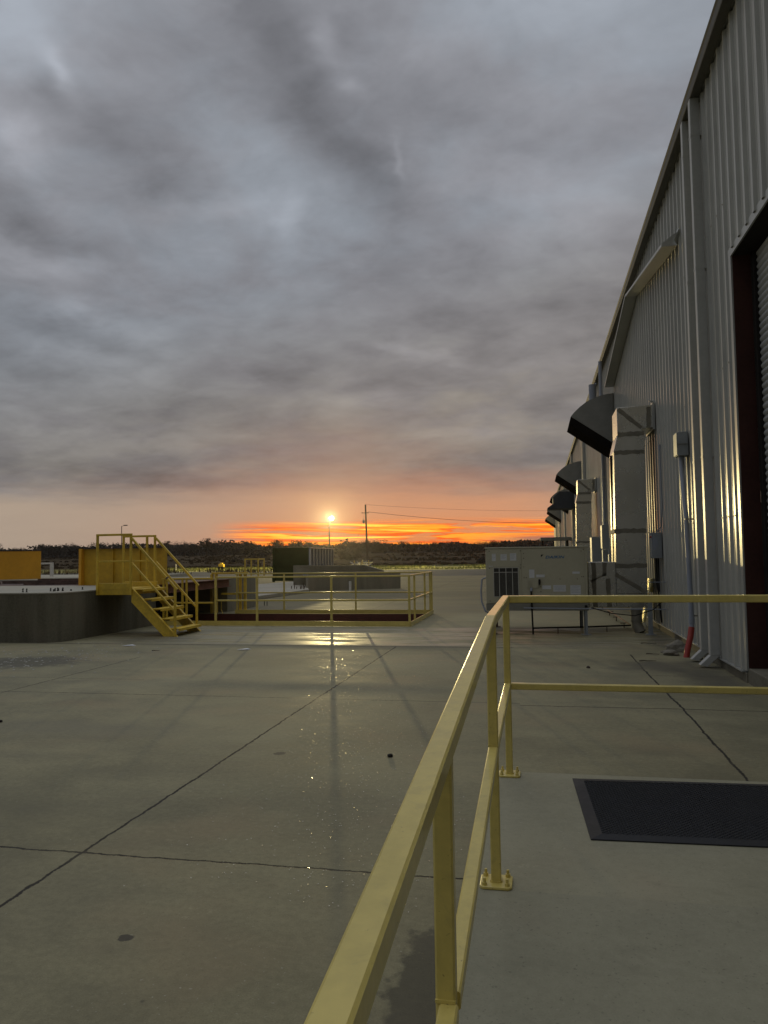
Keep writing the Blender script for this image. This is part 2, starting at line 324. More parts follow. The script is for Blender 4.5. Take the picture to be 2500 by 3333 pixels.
# ------------------------------------------------------------------ mesh helpers
class MB:
    def __init__(s): s.v = []; s.f = []
    def add(s, vs, fs):
        o = len(s.v); s.v += [tuple(v) for v in vs]; s.f += [tuple(i+o for i in f) for f in fs]; return s
    def box(s, x0, x1, y0, y1, z0, z1, mtx=None):
        vs = [Vector((x, y, z)) for x in (x0, x1) for y in (y0, y1) for z in (z0, z1)]
        if mtx: vs = [mtx @ v for v in vs]
        return s.add(vs, [(0, 1, 3, 2), (4, 6, 7, 5), (0, 4, 5, 1), (2, 3, 7, 6), (0, 2, 6, 4), (1, 5, 7, 3)])
    def bar(s, a, b, w_, h_, up=(0, 0, 1), bev=0.0):
        a, b = Vector(a), Vector(b); d = (b-a).normalized(); u = Vector(up)
        if abs(d.dot(u)) > .98: u = Vector((0, 1, 0))
        x = d.cross(u).normalized(); y = x.cross(d)
        if bev:
            q = [(w_/2-bev, -h_/2), (w_/2, -h_/2+bev), (w_/2, h_/2-bev), (w_/2-bev, h_/2), (-w_/2+bev, h_/2), (-w_/2, h_/2-bev), (-w_/2, -h_/2+bev), (-w_/2+bev, -h_/2)]
        else: q = [(w_/2, -h_/2), (w_/2, h_/2), (-w_/2, h_/2), (-w_/2, -h_/2)]
        n = len(q); vs = [a+x*i+y*j for i, j in q]+[b+x*i+y*j for i, j in q]
        return s.add(vs, [(i, (i+1) % n, (i+1) % n+n, i+n) for i in range(n)]+[tuple(range(n))[::-1], tuple(range(n, 2*n))])
    def tube(s, pts, r, n=10, r2=None, cap=True):
        pts = [Vector(p) for p in pts]; o = len(s.v); k = len(pts); X = None
        for i, p in enumerate(pts):
            d = (pts[min(i+1, k-1)]-pts[max(i-1, 0)]).normalized()
            if X is None:
                u = Vector((0, 0, 1)) if abs(d.z) < .9 else Vector((1, 0, 0)); X = d.cross(u).normalized()
            else: X = (X-d*X.dot(d)).normalized()
            Y = d.cross(X); rr = r if r2 is None else r+(r2-r)*i/(k-1)
            s.v += [tuple(p+(X*math.cos(2*math.pi*j/n)+Y*math.sin(2*math.pi*j/n))*rr) for j in range(n)]
        for i in range(k-1):
            for j in range(n):
                s.f.append((o+i*n+j, o+i*n+(j+1) % n, o+(i+1)*n+(j+1) % n, o+(i+1)*n+j))
        if cap: s.f.append(tuple(o+j for j in range(n))[::-1]); s.f.append(tuple(o+(k-1)*n+j for j in range(n)))
        return s
    def prism(s, poly, a, b, axis='y'):
        n = len(poly)
        def P(q, t):
            return {'y': (q[0], t, q[1]), 'x': (t, q[0], q[1]), 'z': (q[0], q[1], t)}[axis]
        return s.add([P(q, a) for q in poly]+[P(q, b) for q in poly],
                     [(i, (i+1) % n, (i+1) % n+n, i+n) for i in range(n)]+[tuple(range(n))[::-1], tuple(range(n, 2*n))])
    def quad(s, *p): return s.add(p, [tuple(range(len(p)))])
    def build(s, name, m, parent=None, loc=None, bevel=0.0, smooth=False, fix=True):
        me = bpy.data.meshes.new(name)
        off = Vector(loc) if loc else Vector((0, 0, 0))
        me.from_pydata([tuple(Vector(v)-off) for v in s.v], [], s.f); me.update()
        if fix:
            bm = bmesh.new(); bm.from_mesh(me); bmesh.ops.recalc_face_normals(bm, faces=bm.faces[:]); bm.to_mesh(me); bm.free()
        me.materials.append(M[m] if isinstance(m, str) else m)
        o = bpy.data.objects.new(name, me); COL.objects.link(o); o.location = off
        if parent:
            o.parent = parent; o.matrix_parent_inverse = parent.matrix_basis.inverted()
        if bevel:
            bv = o.modifiers.new('bevel', 'BEVEL'); bv.width = bevel; bv.segments = 2; bv.limit_method = 'ANGLE'
        if smooth:
            for p in me.polygons: p.use_smooth = True
            bm = bmesh.new(); bm.from_mesh(me)
            for e in bm.edges:
                if len(e.link_faces) == 2 and e.calc_face_angle(0) > R(40): e.smooth = False
            bm.to_mesh(me); bm.free()
        return o

def tag(o, label=None, cat=None, group=None, kind=None):
    if label: o['label'] = label
    if cat: o['category'] = cat
    if group: o['group'] = group
    if kind: o['kind'] = kind
    return o
def thing(name, label, cat, loc=(0, 0, 0), group=None):
    o = bpy.data.objects.new(name, None); COL.objects.link(o); o.location = loc; o.empty_display_size = .2
    return tag(o, label, cat, group)
def copy_tree(o, parent=None):
    c = o.copy(); COL.objects.link(c)
    if parent: c.parent = parent
    for ch in list(o.children): copy_tree(ch, c)
    return c

# ------------------------------------------------------------------ SETTING: ground
PX0, PX1, PY0, PY1 = -8.5, -2.70, 16.03, 19.40        # the sunken pit
def terrain_z(x, y): 
    t_ = max(0, min(1, (y-120)/240)); return -.06+3.1*t_*t_*(3-2*t_)
mb = MB(); xs = [-600+25*i for i in range(49)]; ys = [-60, 0, 14, 60, 80, 95, 110, 125, 140]+[160+25*i for i in range(22)]
hole = lambda i, j: False
for j, y in enumerate(ys):
    for i, x in enumerate(xs):
        n_ = mnoise.noise(Vector((x*.02, y*.02, 0)))*.25*min(1, max(0, (y-110)/60))
        # the field sheet drops well below the pit where the concrete yard covers it
        z = terrain_z(x, y)+n_
        if y < 70 : z = -1.7
        mb.v.append((x, y, z))
nx = len(xs)
for j in range(len(ys)-1):
    for i in range(nx-1): mb.f.append((j*nx+i, j*nx+i+1, (j+1)*nx+i+1, (j+1)*nx+i))
mb.build('field', 'field', smooth=True)['kind'] = 'structure'
# concrete yard with the pit cut out of it
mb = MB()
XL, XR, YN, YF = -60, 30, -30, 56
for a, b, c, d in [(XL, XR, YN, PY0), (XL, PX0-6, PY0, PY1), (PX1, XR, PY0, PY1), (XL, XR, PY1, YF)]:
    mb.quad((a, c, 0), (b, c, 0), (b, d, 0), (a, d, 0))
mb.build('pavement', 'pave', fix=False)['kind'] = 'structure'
mb = MB(); mb.quad((XL-60, YF-.02, -.01), (60, YF-.02, -.01), (60, 82, -.01), (XL-60, 82, -.01)); mb.build('road', 'asphalt', fix=False)['kind'] = 'structure'
mb = MB(); mb.quad((-140, 81.9, -.02), (80, 81.9, -.02), (80, 86, .03), (-140, 86, .03)); mb.build('gravel_verge', mat('verge_gravel', (.30, .28, .13), .9, var=.3, vscale=1.5, spec=.0), fix=False)['kind'] = 'structure'
# raised pale slab in the middle distance
mb = MB(); mb.prism([(-9.5, 31.2), (-9.83, 26.1), (-13, 26), (-17, 38), (-14.26, 37.9), (-13.42, 43.9), (-12.2, 39)], .004, .13, 'z')
tag(mb.build('pale_slab', 'slab', bevel=.01), kind='structure')

# pit: walls of painted steel, floor and end black in place of deep shade
pit = thing('equipment_pit', 'sunken pit with maroon steel walls inside the yellow guardrail', 'pit', (PX0, PY0, -1.5))
MB().quad((PX0-5.5, PY1, 0), (PX1, PY1, 0), (PX1, PY1, -1.5), (PX0-5.5, PY1, -1.5)).build('back_wall', 'maroon', pit, fix=False)
MB().quad((PX0-5.5, PY0, 0), (PX1, PY0, 0), (PX1, PY0, -1.5), (PX0-5.5, PY0, -1.5)).build('front_wall', 'maroon', pit, fix=False)
MB().quad((PX1, PY0, 0), (PX1, PY1, 0), (PX1, PY1, -1.5), (PX1, PY0, -1.5)).build('side_wall', 'maroon', pit, fix=False)
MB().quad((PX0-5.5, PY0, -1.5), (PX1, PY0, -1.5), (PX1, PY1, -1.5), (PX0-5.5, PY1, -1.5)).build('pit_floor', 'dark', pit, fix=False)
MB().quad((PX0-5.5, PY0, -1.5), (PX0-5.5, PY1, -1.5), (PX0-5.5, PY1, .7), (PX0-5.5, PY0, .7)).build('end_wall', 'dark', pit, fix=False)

# ------------------------------------------------------------------ landing and ramp, handrail, mat
LZ = .24
mb = MB()
mb.prism([(4.50, 0.002), (4.50, LZ), (2.93, LZ), (.05, .006), (.05, .002)], -.27, 2.24, 'x')
ld = tag(mb.build('landing', 'landing', bevel=.012), kind='structure')

hr = thing('handrail', 'yellow square tube handrail around the near concrete ramp and landing', 'handrail', (-.18, 2.98, LZ))
S = .0375; SL = .0665; RS = .24/2.88
zt = LZ+1.006
def hz(y): return zt-S/2-(max(0, 2.98-y))*SL
mb = MB(); mb.bar((-.18, 2.98, hz(3)), (-.18, 4.449, hz(3)), .040, .040, bev=.004); mb.build('top_rail', 'yellow', hr, smooth=True)
mb = MB(); mb.bar((-.183, -1.2, hz(-1.2)), (-.18, 2.982, hz(3)+.0002), .041, .041, bev=.004); mb.build('top_rail', 'yellow', hr, smooth=True)
mb = MB(); mb.bar((-.1595, 4.43, hz(5)-.0003), (2.2, 4.43, hz(5)-.0003), .040, .040, bev=.004); mb.build('top_rail', 'yellow', hr, smooth=True)
mh = -.49
mb = MB(); mb.bar((-.18, 3.0, hz(3)+mh), (-.18, 4.41, hz(3)+mh), .036, .036, bev=.004); mb.build('mid_rail', 'yellow', hr, smooth=True)
mb = MB(); mb.bar((-.18, 1.49, hz(1.49)+mh), (-.18, 2.962, hz(2.962)+mh), .036, .036, bev=.004); mb.build('mid_rail', 'yellow', hr, smooth=True)
mb = MB(); mb.bar((-.18, -.0, hz(0)+mh), (-.18, 1.453, hz(1.453)+mh), .036, .036, bev=.004); mb.build('mid_rail', 'yellow', hr, smooth=True)
mb = MB(); mb.bar((-.16, 4.43, hz(5)+mh-.001), (2.2, 4.43, hz(5)+mh-.001), .036, .036, bev=.004); mb.build('mid_rail', 'yellow', hr, smooth=True)
for (x, y) in ((-.18, 2.98), (-.18, 4.43), (-.186, 1.47), (-.18, -.03), (1.95, 4.43)):
    zb = LZ if y > 2.9 else LZ-(2.93-y)*RS+.002
    mb = MB(); mb.bar((x, y, zb+.012), (x, y, hz(y)-.020), .0375, .0375, bev=.004)
    # weld bead collar at the foot
    mb.bar((x, y, zb+.011), (x, y, zb+.017), .046, .046, bev=.01); mb.build('post', 'yellow', hr, smooth=True)
    wmb = MB()
    for dz in (mh+.02,):
        wmb.bar((x, y-.0195, hz(y)+dz-.003), (x, y-.0195, hz(y)+dz+.003), .038, .004)
    if y < 4: wmb.build('weld_seam', 'yellow', hr)
    mb = MB(); ch = .012
    hx, hy_ = .060, .060
    mb.prism([(x-hx+ch, y-hy_), (x+hx-ch, y-hy_), (x+hx, y-hy_+ch), (x+hx, y+hy_-ch), (x+hx-ch, y+hy_), (x-hx+ch, y+hy_), (x-hx, y+hy_-ch), (x-hx, y-hy_+ch)], zb, zb+.011, 'z')
    pl = mb.build('base_plate', 'yellow', hr, bevel=.003)
    for sx in (-1, 1):
        for sy in (-1, 1):
            bx, by = x+sx*.042, y+sy*.042
            mb = MB(); mb.tube([(bx, by, zb+.010), (bx, by, zb+.0215)], .0105, 6); mb.tube([(bx, by, zb+.02), (bx, by, zb+.036)], .0055, 8)
            mb.build('bolt', 'yellow', pl)

# door mat
fm = thing('floor_mat', 'black perforated rubber mat lying on the landing behind the handrail', 'mat', (.8, 3.95, LZ))
MX0, MX1, MY0, MY1 = .185, 1.72, 3.49, 4.40
mb = MB(); e = .055
mb.prism([(MX0, MY0), (MX1, MY0), (MX1, MY1), (MX0, MY1)], LZ+.002, LZ+.006, 'z')
mb.add([(MX0, MY0, LZ+.006), (MX1, MY0, LZ+.006), (MX1, MY1, LZ+.006), (MX0, MY1, LZ+.006), (MX0+e, MY0+e, LZ+.012), (MX1-e, MY0+e, LZ+.012), (MX1-e, MY1-e, LZ+.012), (MX0+e, MY1-e, LZ+.012)],
       [(0, 1, 5, 4), (1, 2, 6, 5), (2, 3, 7, 6), (3, 0, 4, 7)])
mb.build('border', 'rubber', fm, fix=False)
mb = MB(); nxm, nym = 104, 60; x0, x1, y0, y1 = MX0+e, MX1-e, MY0+e, MY1-e
mb.quad((x0, y0, LZ+.009), (x1, y0, LZ+.009), (x1, y1, LZ+.009), (x0, y1, LZ+.009))
sx, sy = (x1-x0)/nxm, (y1-y0)/nym
for i in range(nxm):
    for j in range(nym):
        cx = x0+sx*(i+.5); cy = y0+sy*(j+.5)
        if (i+j) % 2:
            a = sx*.62; b = sy*.62; h = LZ+.0135
            mb.add([(cx-a, cy, LZ+.009), (cx, cy-b, LZ+.009), (cx+a, cy, LZ+.009), (cx, cy+b, LZ+.009), (cx-a*.55, cy, h), (cx, cy-b*.55, h), (cx+a*.55, cy, h), (cx, cy+b*.55, h)],
                   [(0, 1, 5, 4), (1, 2, 6, 5), (2, 3, 7, 6), (3, 0, 4, 7), (4, 5, 6, 7)])
mb.build('tread_field', 'rubber', fm, fix=False)

fm.rotation_euler = (0, 0, R(2.3)); fm.location = (.795, 3.968, LZ)
# ------------------------------------------------------------------ warehouse
WX = 2.30; EZ = 7.52; YB0, YB1 = -12.0, 100.5; DY0, DY1, DZ = 2.6, 9.28, 4.90
wh = thing('warehouse', 'long grey metal clad warehouse with ribbed walls along the right side', 'warehouse', (WX, 40, 0))
def ribs(y0, y1, z0, z1, x=WX, pitch=.305):
    mb = MB(); prof = []
    k0 = math.floor(y0/pitch); k1 = math.ceil(y1/pitch)
    for k in range(k0, k1+1):
        c = k*pitch
        for dy, dx in ((-.0475, 0), (-.022, -.032), (.022, -.032), (.0475, 0), (.115, 0), (.122, -.005), (.138, -.005), (.145, 0), (.185, 0), (.192, -.005), (.208, -.005), (.215, 0)):
            y = c+dy
            if y0 <= y <= y1: prof.append((y, x+dx))
    prof = [(y0, x)]+prof+[(y1, x)]; n = len(prof)
    vs = [(px_, y, z0) for y, px_ in prof]+[(px_, y, z1) for y, px_ in prof]
    mb.add(vs, [(i+1, i, n+i, n+i+1) for i in range(n-1)])
    return mb
ribs(DY1+.03, YB1, .13, EZ).build('wall', 'siding', wh, fix=False)
ribs(DY0-.6, DY1+.03, DZ+.06, EZ).build('wall', 'siding', wh, fix=False)
ribs(YB0, DY0-.6, .13, EZ).build('wall', 'siding', wh, fix=False)
# screws and sheet laps as fine horizontal lines of fasteners on the near bays
mb = MB()
for k in range(int(9.6/.305), int(24/.305)):
    for z in (1.9, 3.7, 5.6):
        y = k*.305
        if y > DY1+.1: mb.tube([(WX-.032, y, z), (WX-.040, y, z)], .009, 6)
mb.build('fasteners', 'steel', wh)['kind'] = 'stuff'
# sill flashing
mb = MB(); mb.box(WX-.045, WX+.02, DY1+.1, YB1, .112, .128); mb.build('sill_flashing', 'trim', wh)
mb = MB(); mb.box(WX-.012, WX+.4, DY1+.03, YB1, -.2, .112); 
mb.build('foundation', 'found', wh, bevel=.01)
mb = MB(); mb.box(WX+.0, WX+.6, DY0-.6, DY1+.028, -.2, .17); mb.build('door_sill', 'found', wh, bevel=.012)
mb = MB(); mb.box(WX-.012, WX+.4, YB0, DY0-.62, -.2, .112); mb.build('foundation', 'found', wh)
# end walls and roof so that the shed is a real volume
mb = MB(); mb.box(WX+.02, 32, YB1-.1, YB1, 0, EZ-.05); mb.build('end_wall', 'siding', wh)
mb = MB(); mb.box(WX+.02, 32, YB0, YB0+.1, 0, EZ-.05); mb.build('end_wall', 'siding', wh)
mb = MB(); mb.add([(WX-.04, YB0-.2, EZ+.10), (32, YB0-.2, EZ+1.6), (32, YB1+.2, EZ+1.6), (WX-.04, YB1+.2, EZ+.10), (WX-.04, YB0-.2, EZ+.04), (32, YB0-.2, EZ+1.54), (32, YB1+.2, EZ+1.54), (WX-.04, YB1+.2, EZ+.04)],
   [(0, 1, 2, 3), (7, 6, 5, 4), (0, 3, 7, 4), (1, 5, 6, 2), (0, 4, 5, 1), (3, 2, 6, 7)]); mb.build('roof', 'trim', wh)
# box gutter: dark underside, lighter lip
mb = MB(); mb.prism([(WX-.033, EZ), (WX-.15, EZ), (WX-.156, EZ+.015), (WX-.156, EZ+.13), (WX-.170, EZ+.15), (WX-.170, EZ+.165), (WX-.145, EZ+.165), (WX-.145, EZ+.02), (WX-.033, EZ+.02)], YB0-.1, YB1+.1, 'y')
mb.build('gutter', 'gutter', wh)
# roll up door with its frame
mb = MB(); mb.box(WX-.014, WX+.005, DY1-.005, DY1+.10, .14, DZ+.10); mb.build('door_trim', 'trim', wh)
mb = MB(); mb.box(WX-.014, WX+.005, DY0-.1, DY1-.006, DZ, DZ+.10); mb.build('door_trim', 'trim', wh)
mb = MB(); mb.box(WX+.006, WX+.20, DY1-.02, DY1+.10, .171, DZ+.05)
mb.box(WX+.02, WX+.23, DY1-.026, DY1-.021, .171, .19); mb.build('door_column', 'redcol', wh)
mb = MB(); mb.box(WX+.006, WX+.245, DY0-.12, DY0, .171, DZ+.05); mb.build('door_column', 'redcol', wh)
mb = MB(); mb.box(WX+.006, WX+.42, DY0, DY1-.021, DZ-.003, DZ+.05); mb.build('door_header', 'black', wh)
mb = MB(); mb.box(WX+.20, WX+.24, DY1-.14, DY1-.022, .172, DZ-.004); mb.build('door_guide', 'black', wh)
mb = MB(); n = 62; dz = (DZ-.18)/n; prof = []
for k in range(n):
    z = .175+k*dz
    for q in range(6):
        a = math.pi*q/6; prof.append((WX+.25-math.sin(a)*.022, z+dz*q/6))
prof.append((WX+.25, .175+n*dz)); k = len(prof)
mb.add([(x, DY0, z) for x, z in prof]+[(x, DY1-.10, z) for x, z in prof], [(i, i+1, k+i+1, k+i) for i in range(k-1)])
mb.build('roll_up_door', 'shutter', wh, smooth=True)
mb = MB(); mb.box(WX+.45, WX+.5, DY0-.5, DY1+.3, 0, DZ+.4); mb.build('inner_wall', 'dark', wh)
# rectangular downspouts, in pairs
def downspout(y, w_=.115, top=EZ, foot=True):
    mb = MB(); x1, x0 = WX-.036, WX-.155
    mb.box(x0, x1, y-w_/2, y+w_/2, .16, top)
    # kick-out elbow
    mb.add([(x0, y-w_/2, .16), (x1, y-w_/2, .16), (x1, y+w_/2, .16), (x0, y+w_/2, .16), (x0-.13, y-w_/2, .035), (x1-.16, y-w_/2, -.0+.012), (x1-.16, y+w_/2, .012), (x0-.13, y+w_/2, .035)],
           [(0, 1, 5, 4), (1, 2, 6, 5), (2, 3, 7, 6), (3, 0, 4, 7), (4, 5, 6, 7)])
    d = mb.build('downspout', 'downspout', wh, bevel=.006)
    if y < 40:
        for z in (2.7, 5.2, 7.0):
            mb = MB(); mb.box(x0-.003, x1+.03, y-w_/2-.003, y+w_/2+.003, z, z+.035); mb.build('strap', 'downspout', d)
for y in (10.50, 11.05, 35.6, 36.2, 47.2, 47.8, 60.5, 61.1, 74, 74.6, 86, 86.6): downspout(y)
# inverted V drip canopy over the wall
def canopy(p0, p1, name):
    # underside faces down, outer lip turned down a little
    mb = MB(); (y0, z0), (y1, z1) = p0, p1; xo, xi = WX-.275, WX-.034
    mb.add([(xi, y0, z0), (xo, y0, z0), (xo, y1, z1), (xi, y1, z1), (xi, y0, z0+.22), (xo, y0, z0+.045), (xo, y1, z1+.045), (xi, y1, z1+.22)],
           [(0, 1, 2, 3), (4, 7, 6, 5), (0, 4, 5, 1), (1, 5, 6, 2), (2, 6, 7, 3), (0, 3, 7, 4)])
    return mb.build(name, 'trim', wh)
canopy((12.25, 6.24), (16.95, 7.03), 'drip_canopy'); canopy((17.0, 7.06), (22.4, 6.22), 'drip_canopy')
mb = MB(); mb.add([(WX-.03, 12.25, 6.24), (WX-.10, 12.18, 6.30), (WX-.03, 12.10, 6.46), (WX-.05, 12.22, 6.46)], [(0, 1, 2, 3)]); mb.build('flashing_tab', 'galv', wh)
# far entrance canopy
mb = MB(); mb.box(.25, WX-.034, 49.6, 51.6, 2.35, 2.55); ca = mb.build('entrance_canopy', 'hood', wh, bevel=.01)
for y in (49.8, 51.4):
    mb = MB(); mb.box(.35, .45, y-.05, y+.05, 0, 2.35); mb.build('canopy_post', 'black', ca)
    mb = MB(); mb.box(1.9, 2.0, y-.05, y+.05, 0, 2.35); mb.build('canopy_post', 'black', ca)

# ------------------------------------------------------------------ hoods along the wall
def hood(y, label):
    t = thing('vent_hood', label, 'vent hood', (WX-.04, y+.75, 5.2), 'curved sheet metal hoods along the warehouse wall')
    cx = WX-.034; pts = [(cx, 6.07), (2.03, 6.045), (1.76, 5.97), (1.52, 5.86), (1.32, 5.71), (1.16, 5.56), (1.07, 5.45), (1.01, 5.24), (cx-.02, 4.36)]
    inner = [(cx, 4.38)]
    mb = MB(); n = len(pts)
    # two cheeks and the curved top as sheet, open underneath
    for yy, y2 in ((y, y+.02), (y+1.48, y+1.50)):
        mb.prism([(cx, 4.60)]+pts[:-2]+[], yy, y2, 'y')
    top = pts[:-2]
    mb.add([(p[0], y+.0, p[1]) for p in top]+[(p[0], y+1.5, p[1]) for p in top], [(i, i+1, len(top)+i+1, len(top)+i) for i in range(len(top)-1)])
    mb.build('shell', 'hood', t, smooth=True)
    mb = MB(); mb.prism([(1.065, 5.445), (1.01, 5.24), (cx-.02, 4.36), (cx, 4.60)], y-.008, y+1.508, 'y'); mb.build('shaded_opening', 'dark', t)  # black solid stands in for the shade inside the open hood
hl = ['largest dark curved vent hood, nearest above the big air duct', 'second curved vent hood, above the smaller air duct', 'third curved vent hood, just behind the blocky dark hood',
      'fourth curved vent hood, jutting out under the blocky dark hood', 'farthest and smallest curved vent hood, lowest in the row of hoods']
for y, l in zip((22.5, 38.8, 55.1, 71.4, 87.7), hl): hood(y, l)
t = thing('louver_hood', 'blocky dark blue hood with flared skirt on the warehouse wall', 'vent hood', (WX-.04, 47.6, 4.7))
mb = MB(); mb.prism([(WX-.034, 5.22), (1.42, 5.20), (1.04, 4.86), (1.04, 4.50), (WX-.034, 4.50)], 46.6, 48.6, 'y'); mb.build('cowl', 'louver', t)
mb = MB(); mb.prism([(WX-.034, 4.498), (1.06, 4.498), (.70, 4.24), (.70, 4.20), (WX-.034, 4.20)], 46.5, 48.7, 'y'); mb.build('skirt', 'louver', t)

# ------------------------------------------------------------------ rooftop style package unit on legs
hv = thing('air_conditioner', 'large beige packaged air conditioner cabinet standing on steel legs beside the warehouse', 'air conditioner', (0, 15.3, 0))
HX0, HX1, HY0, HY1, HZ0, HZ1 = -.945, .905, 14.45, 16.0, .575, 1.60
mb = MB(); mb.box(HX0, HX1, HY0, HY1, HZ0, HZ1); mb.build('cabinet', 'beige', hv, bevel=.008)
mb = MB(); mb.box(HX0-.012, HX1+.012, HY0-.014, HY1+.012, HZ1-.004, HZ1+.022); mb.build('lid', 'beige', hv, bevel=.005)
mb = MB(); mb.box(HX0-.004, HX1+.004, HY0-.004, HY1, .44, HZ0-.002); mb.build('base_rail', 'beige2', hv, bevel=.005)
def panel(x0, x1, z0, z1, nm='access_panel', dy=.008):
    mb = MB(); mb.box(x0, x1, HY0-dy, HY0-.001, z0, z1); return mb.build(nm, 'beige', hv, bevel=.003)
panel(-.905, -.285, 1.255, 1.585); panel(-.905, -.285, .585, 1.245, 'coil_panel'); panel(-.275, .855, .585, 1.585); panel(.862, .90, .585, 1.585, 'corner_post')
fr = MB(); fr.box(-.80, -.345, HY0-.012, HY0-.0085, .70, 1.235); cg = fr.build('coil_grille', 'coil', hv)
mb = MB()
for x in (-.80, -.695, -.572, -.452, -.345): mb.box(x-.006, x+.006, HY0-.020, HY0-.012, .695, 1.24)
for z in (.70, 1.155, 1.237): mb.box(-.806, -.339, HY0-.0195, HY0-.0125, z-.005, z+.005)
for i in range(26): mb.box(-.80, -.345, HY0-.0140, HY0-.0128, .71+i*.0175, .7112+i*.0175)
mb.build('grille_bars', 'grilleb', cg)
for x0, x1, z0, z1 in ((-.825, -.755, 1.365, 1.50), (-.665, -.55, 1.375, 1.49), (-.49, -.375, 1.37, 1.505), (-.145, -.05, 1.045, 1.20), (-.02, .135, 1.055, 1.105),
                       (.085, .245, .835, .905), (.285, .51, .79, .91), (.59, .775, .735, .905), (.635, .765, 1.115, 1.155), (-.885, -.81, 1.262, 1.275)):
    mb = MB(); mb.box(x0, x1, HY0-.0105, HY0-.0085, z0, z1); st_ = mb.build('sticker', 'paper', hv)
    if x0 > .25 and z0 < .9 or x0 < -.3 and z0 > 1.3:
        mb = MB()
        nl = 5 if x0 > 0 else 4
        for i in range(nl):
            zz_ = z1-.018-(z1-z0-.03)*i/nl; mb.box(x0+.012, x1-.012-.03*(i % 2), HY0-.0112, HY0-.0107, zz_-.002, zz_+.002)
        mb.build('print_lines', 'boxgrey', st_)
mb = MB(); mb.box(-.185, .02, HY0-.02, HY0-.0085, .86, 1.01)
for i in range(8): mb.box(-.18, -.09, HY0-.024, HY0-.02, .875+i*.017, .883+i*.017)
mb.build('control_cover', 'beige', hv, bevel=.003)
mb = MB(); mb.box(.018, .058, HY0-.055, HY0-.0205, .915, 1.02); mb.build('disconnect_handle', 'black', hv, bevel=.008)
mb = MB()
for x, z in ((-.875, 1.55), (-.30, 1.55), (-.875, 1.23), (-.30, 1.23), (-.30, 1.29), (-.24, 1.50), (-.24, 1.41), (-.24, 1.25), (-.24, 1.05), (-.20, 1.05), (.80, 1.53), (.80, 1.06), (.72, 1.02), (.41, 1.02), (.83, 1.06), (.06, .88), (.06, .79), (-.875, .62), (.02, .66), (.84, 1.56), (-.96+.03, 1.58)):
    mb.tube([(x, HY0-.008, z), (x, HY0-.014, z)], .008, 8)
mb.build('screws', 'black', hv)['kind'] = 'stuff'
mb = MB(); mb.add([(.075, HY0-.0095, 1.475), (.125, HY0-.0095, 1.475), (.075, HY0-.0095, 1.425)], [(0, 2, 1)]); mb.build('logo_mark', 'ink', hv, fix=False)
cu = bpy.data.curves.new('lettering', 'FONT'); cu.body = 'DAIKIN'; cu.size = .098; cu.shear = .3; cu.offset = .0022; cu.space_character = 1.04; cu.extrude = .0004
lt = bpy.data.objects.new('lettering', cu); COL.objects.link(lt); lt.rotation_euler = (R(90), 0, 0); lt.location = (.15, HY0-.0095, 1.402); lt.scale = (1.0, .72, 1)
cu.materials.append(M['blueink'])
bpy.context.view_layer.update()
dg = bpy.context.evaluated_depsgraph_get(); me = bpy.data.meshes.new_from_object(lt.evaluated_get(dg)); me.name = 'lettering'
l2 = bpy.data.objects.new('lettering', me); COL.objects.link(l2); l2.matrix_world = lt.matrix_world.copy(); bpy.data.objects.remove(lt)
l2.parent = hv; l2.matrix_parent_inverse = hv.matrix_basis.inverted()
for x, y in ((.85, HY0+.05), (-.85, HY1-.06), (-.85, HY0+.08), (.85, HY1-.06)):
    mb = MB(); mb.box(x-.035, x+.035, y-.004, y+.004, 0.012, .44); mb.box(x-.004, x+.035, y-.035, y+.035, .012, .44) ; mb.box(x-.035, x-.028, y-.04, y+.04, .012, .44)
    mb.box(x-.09, x+.09, y-.07, y+.07, 0.002, .012); mb.build('leg', 'boxgrey' if x > 0 else 'rust', hv)
mb = MB(); mb.tube([(HX0-.02, 14.7, 1.05), (HX0-.09, 14.68, 1.02), (HX0-.11, 14.66, .8), (HX0-.10, 14.62, .6), (HX0-.03, 14.58, .42), (HX0+.08, 14.55, .37)], .018, 8); mb.build('flexible_hose', 'pvc', hv, smooth=True)
mb = MB()
for x, z in ((-.74, .49), (-.62, .49)): mb.tube([(x, HY0-.004, z), (x, HY0-.03, z)], .03, 12)
mb.tube([(-.72, HY0+.02, .44), (-.72, HY0+.02, .32)], .04, 12)
mb.tube([(.86, HY0-.004, .52), (.86, HY0-.02, .52)], .026, 12); mb.build('pipe_caps', 'black', hv)['kind'] = 'stuff'
# condensate/gas piping
gp = thing('drain_pipe', 'thin black pipe dropping from the air conditioner and running along the concrete', 'pipe', (-.10, 14.5, 0))
mb = MB(); mb.tube([(-.115, 14.40, .80), (-.113, 14.39, .70), (-.11, 14.42, .45), (-.10, 14.51, 0.003)], .016, 8); mb.build('riser', 'black', gp, smooth=True)
mb = MB(); mb.tube([(-.10, 14.50, .115), (.35, 14.66, .112), (1.0, 14.90, .110), (1.72, 15.22, .108)], .015, 8); mb.build('run', 'black', gp, smooth=True)
mb = MB(); mb.tube([(-.11, HY0-.03, .86), (-.113, 14.40, .80)], .022, 10); mb.build('elbow', 'pvc', gp)
for q in (.25, .75):
    x = -.10+1.82*q; y = 14.5+.72*q
    mb = MB(); mb.box(x-.01, x+.01, y-.01, y+.01, 0.002, .095); mb.build('stand', 'rust', gp)
rp = thing('rusty_pipe', 'thin rusty pipe on small stands running away under the duct', 'pipe', (1.7, 18, 0))
mb = MB(); mb.tube([(1.72, 15.26, .108), (1.69, 16.6, .12), (1.63, 19.5, .125), (1.60, 22.3, .13)], .014, 8); mb.build('run', 'rust_edge', rp)
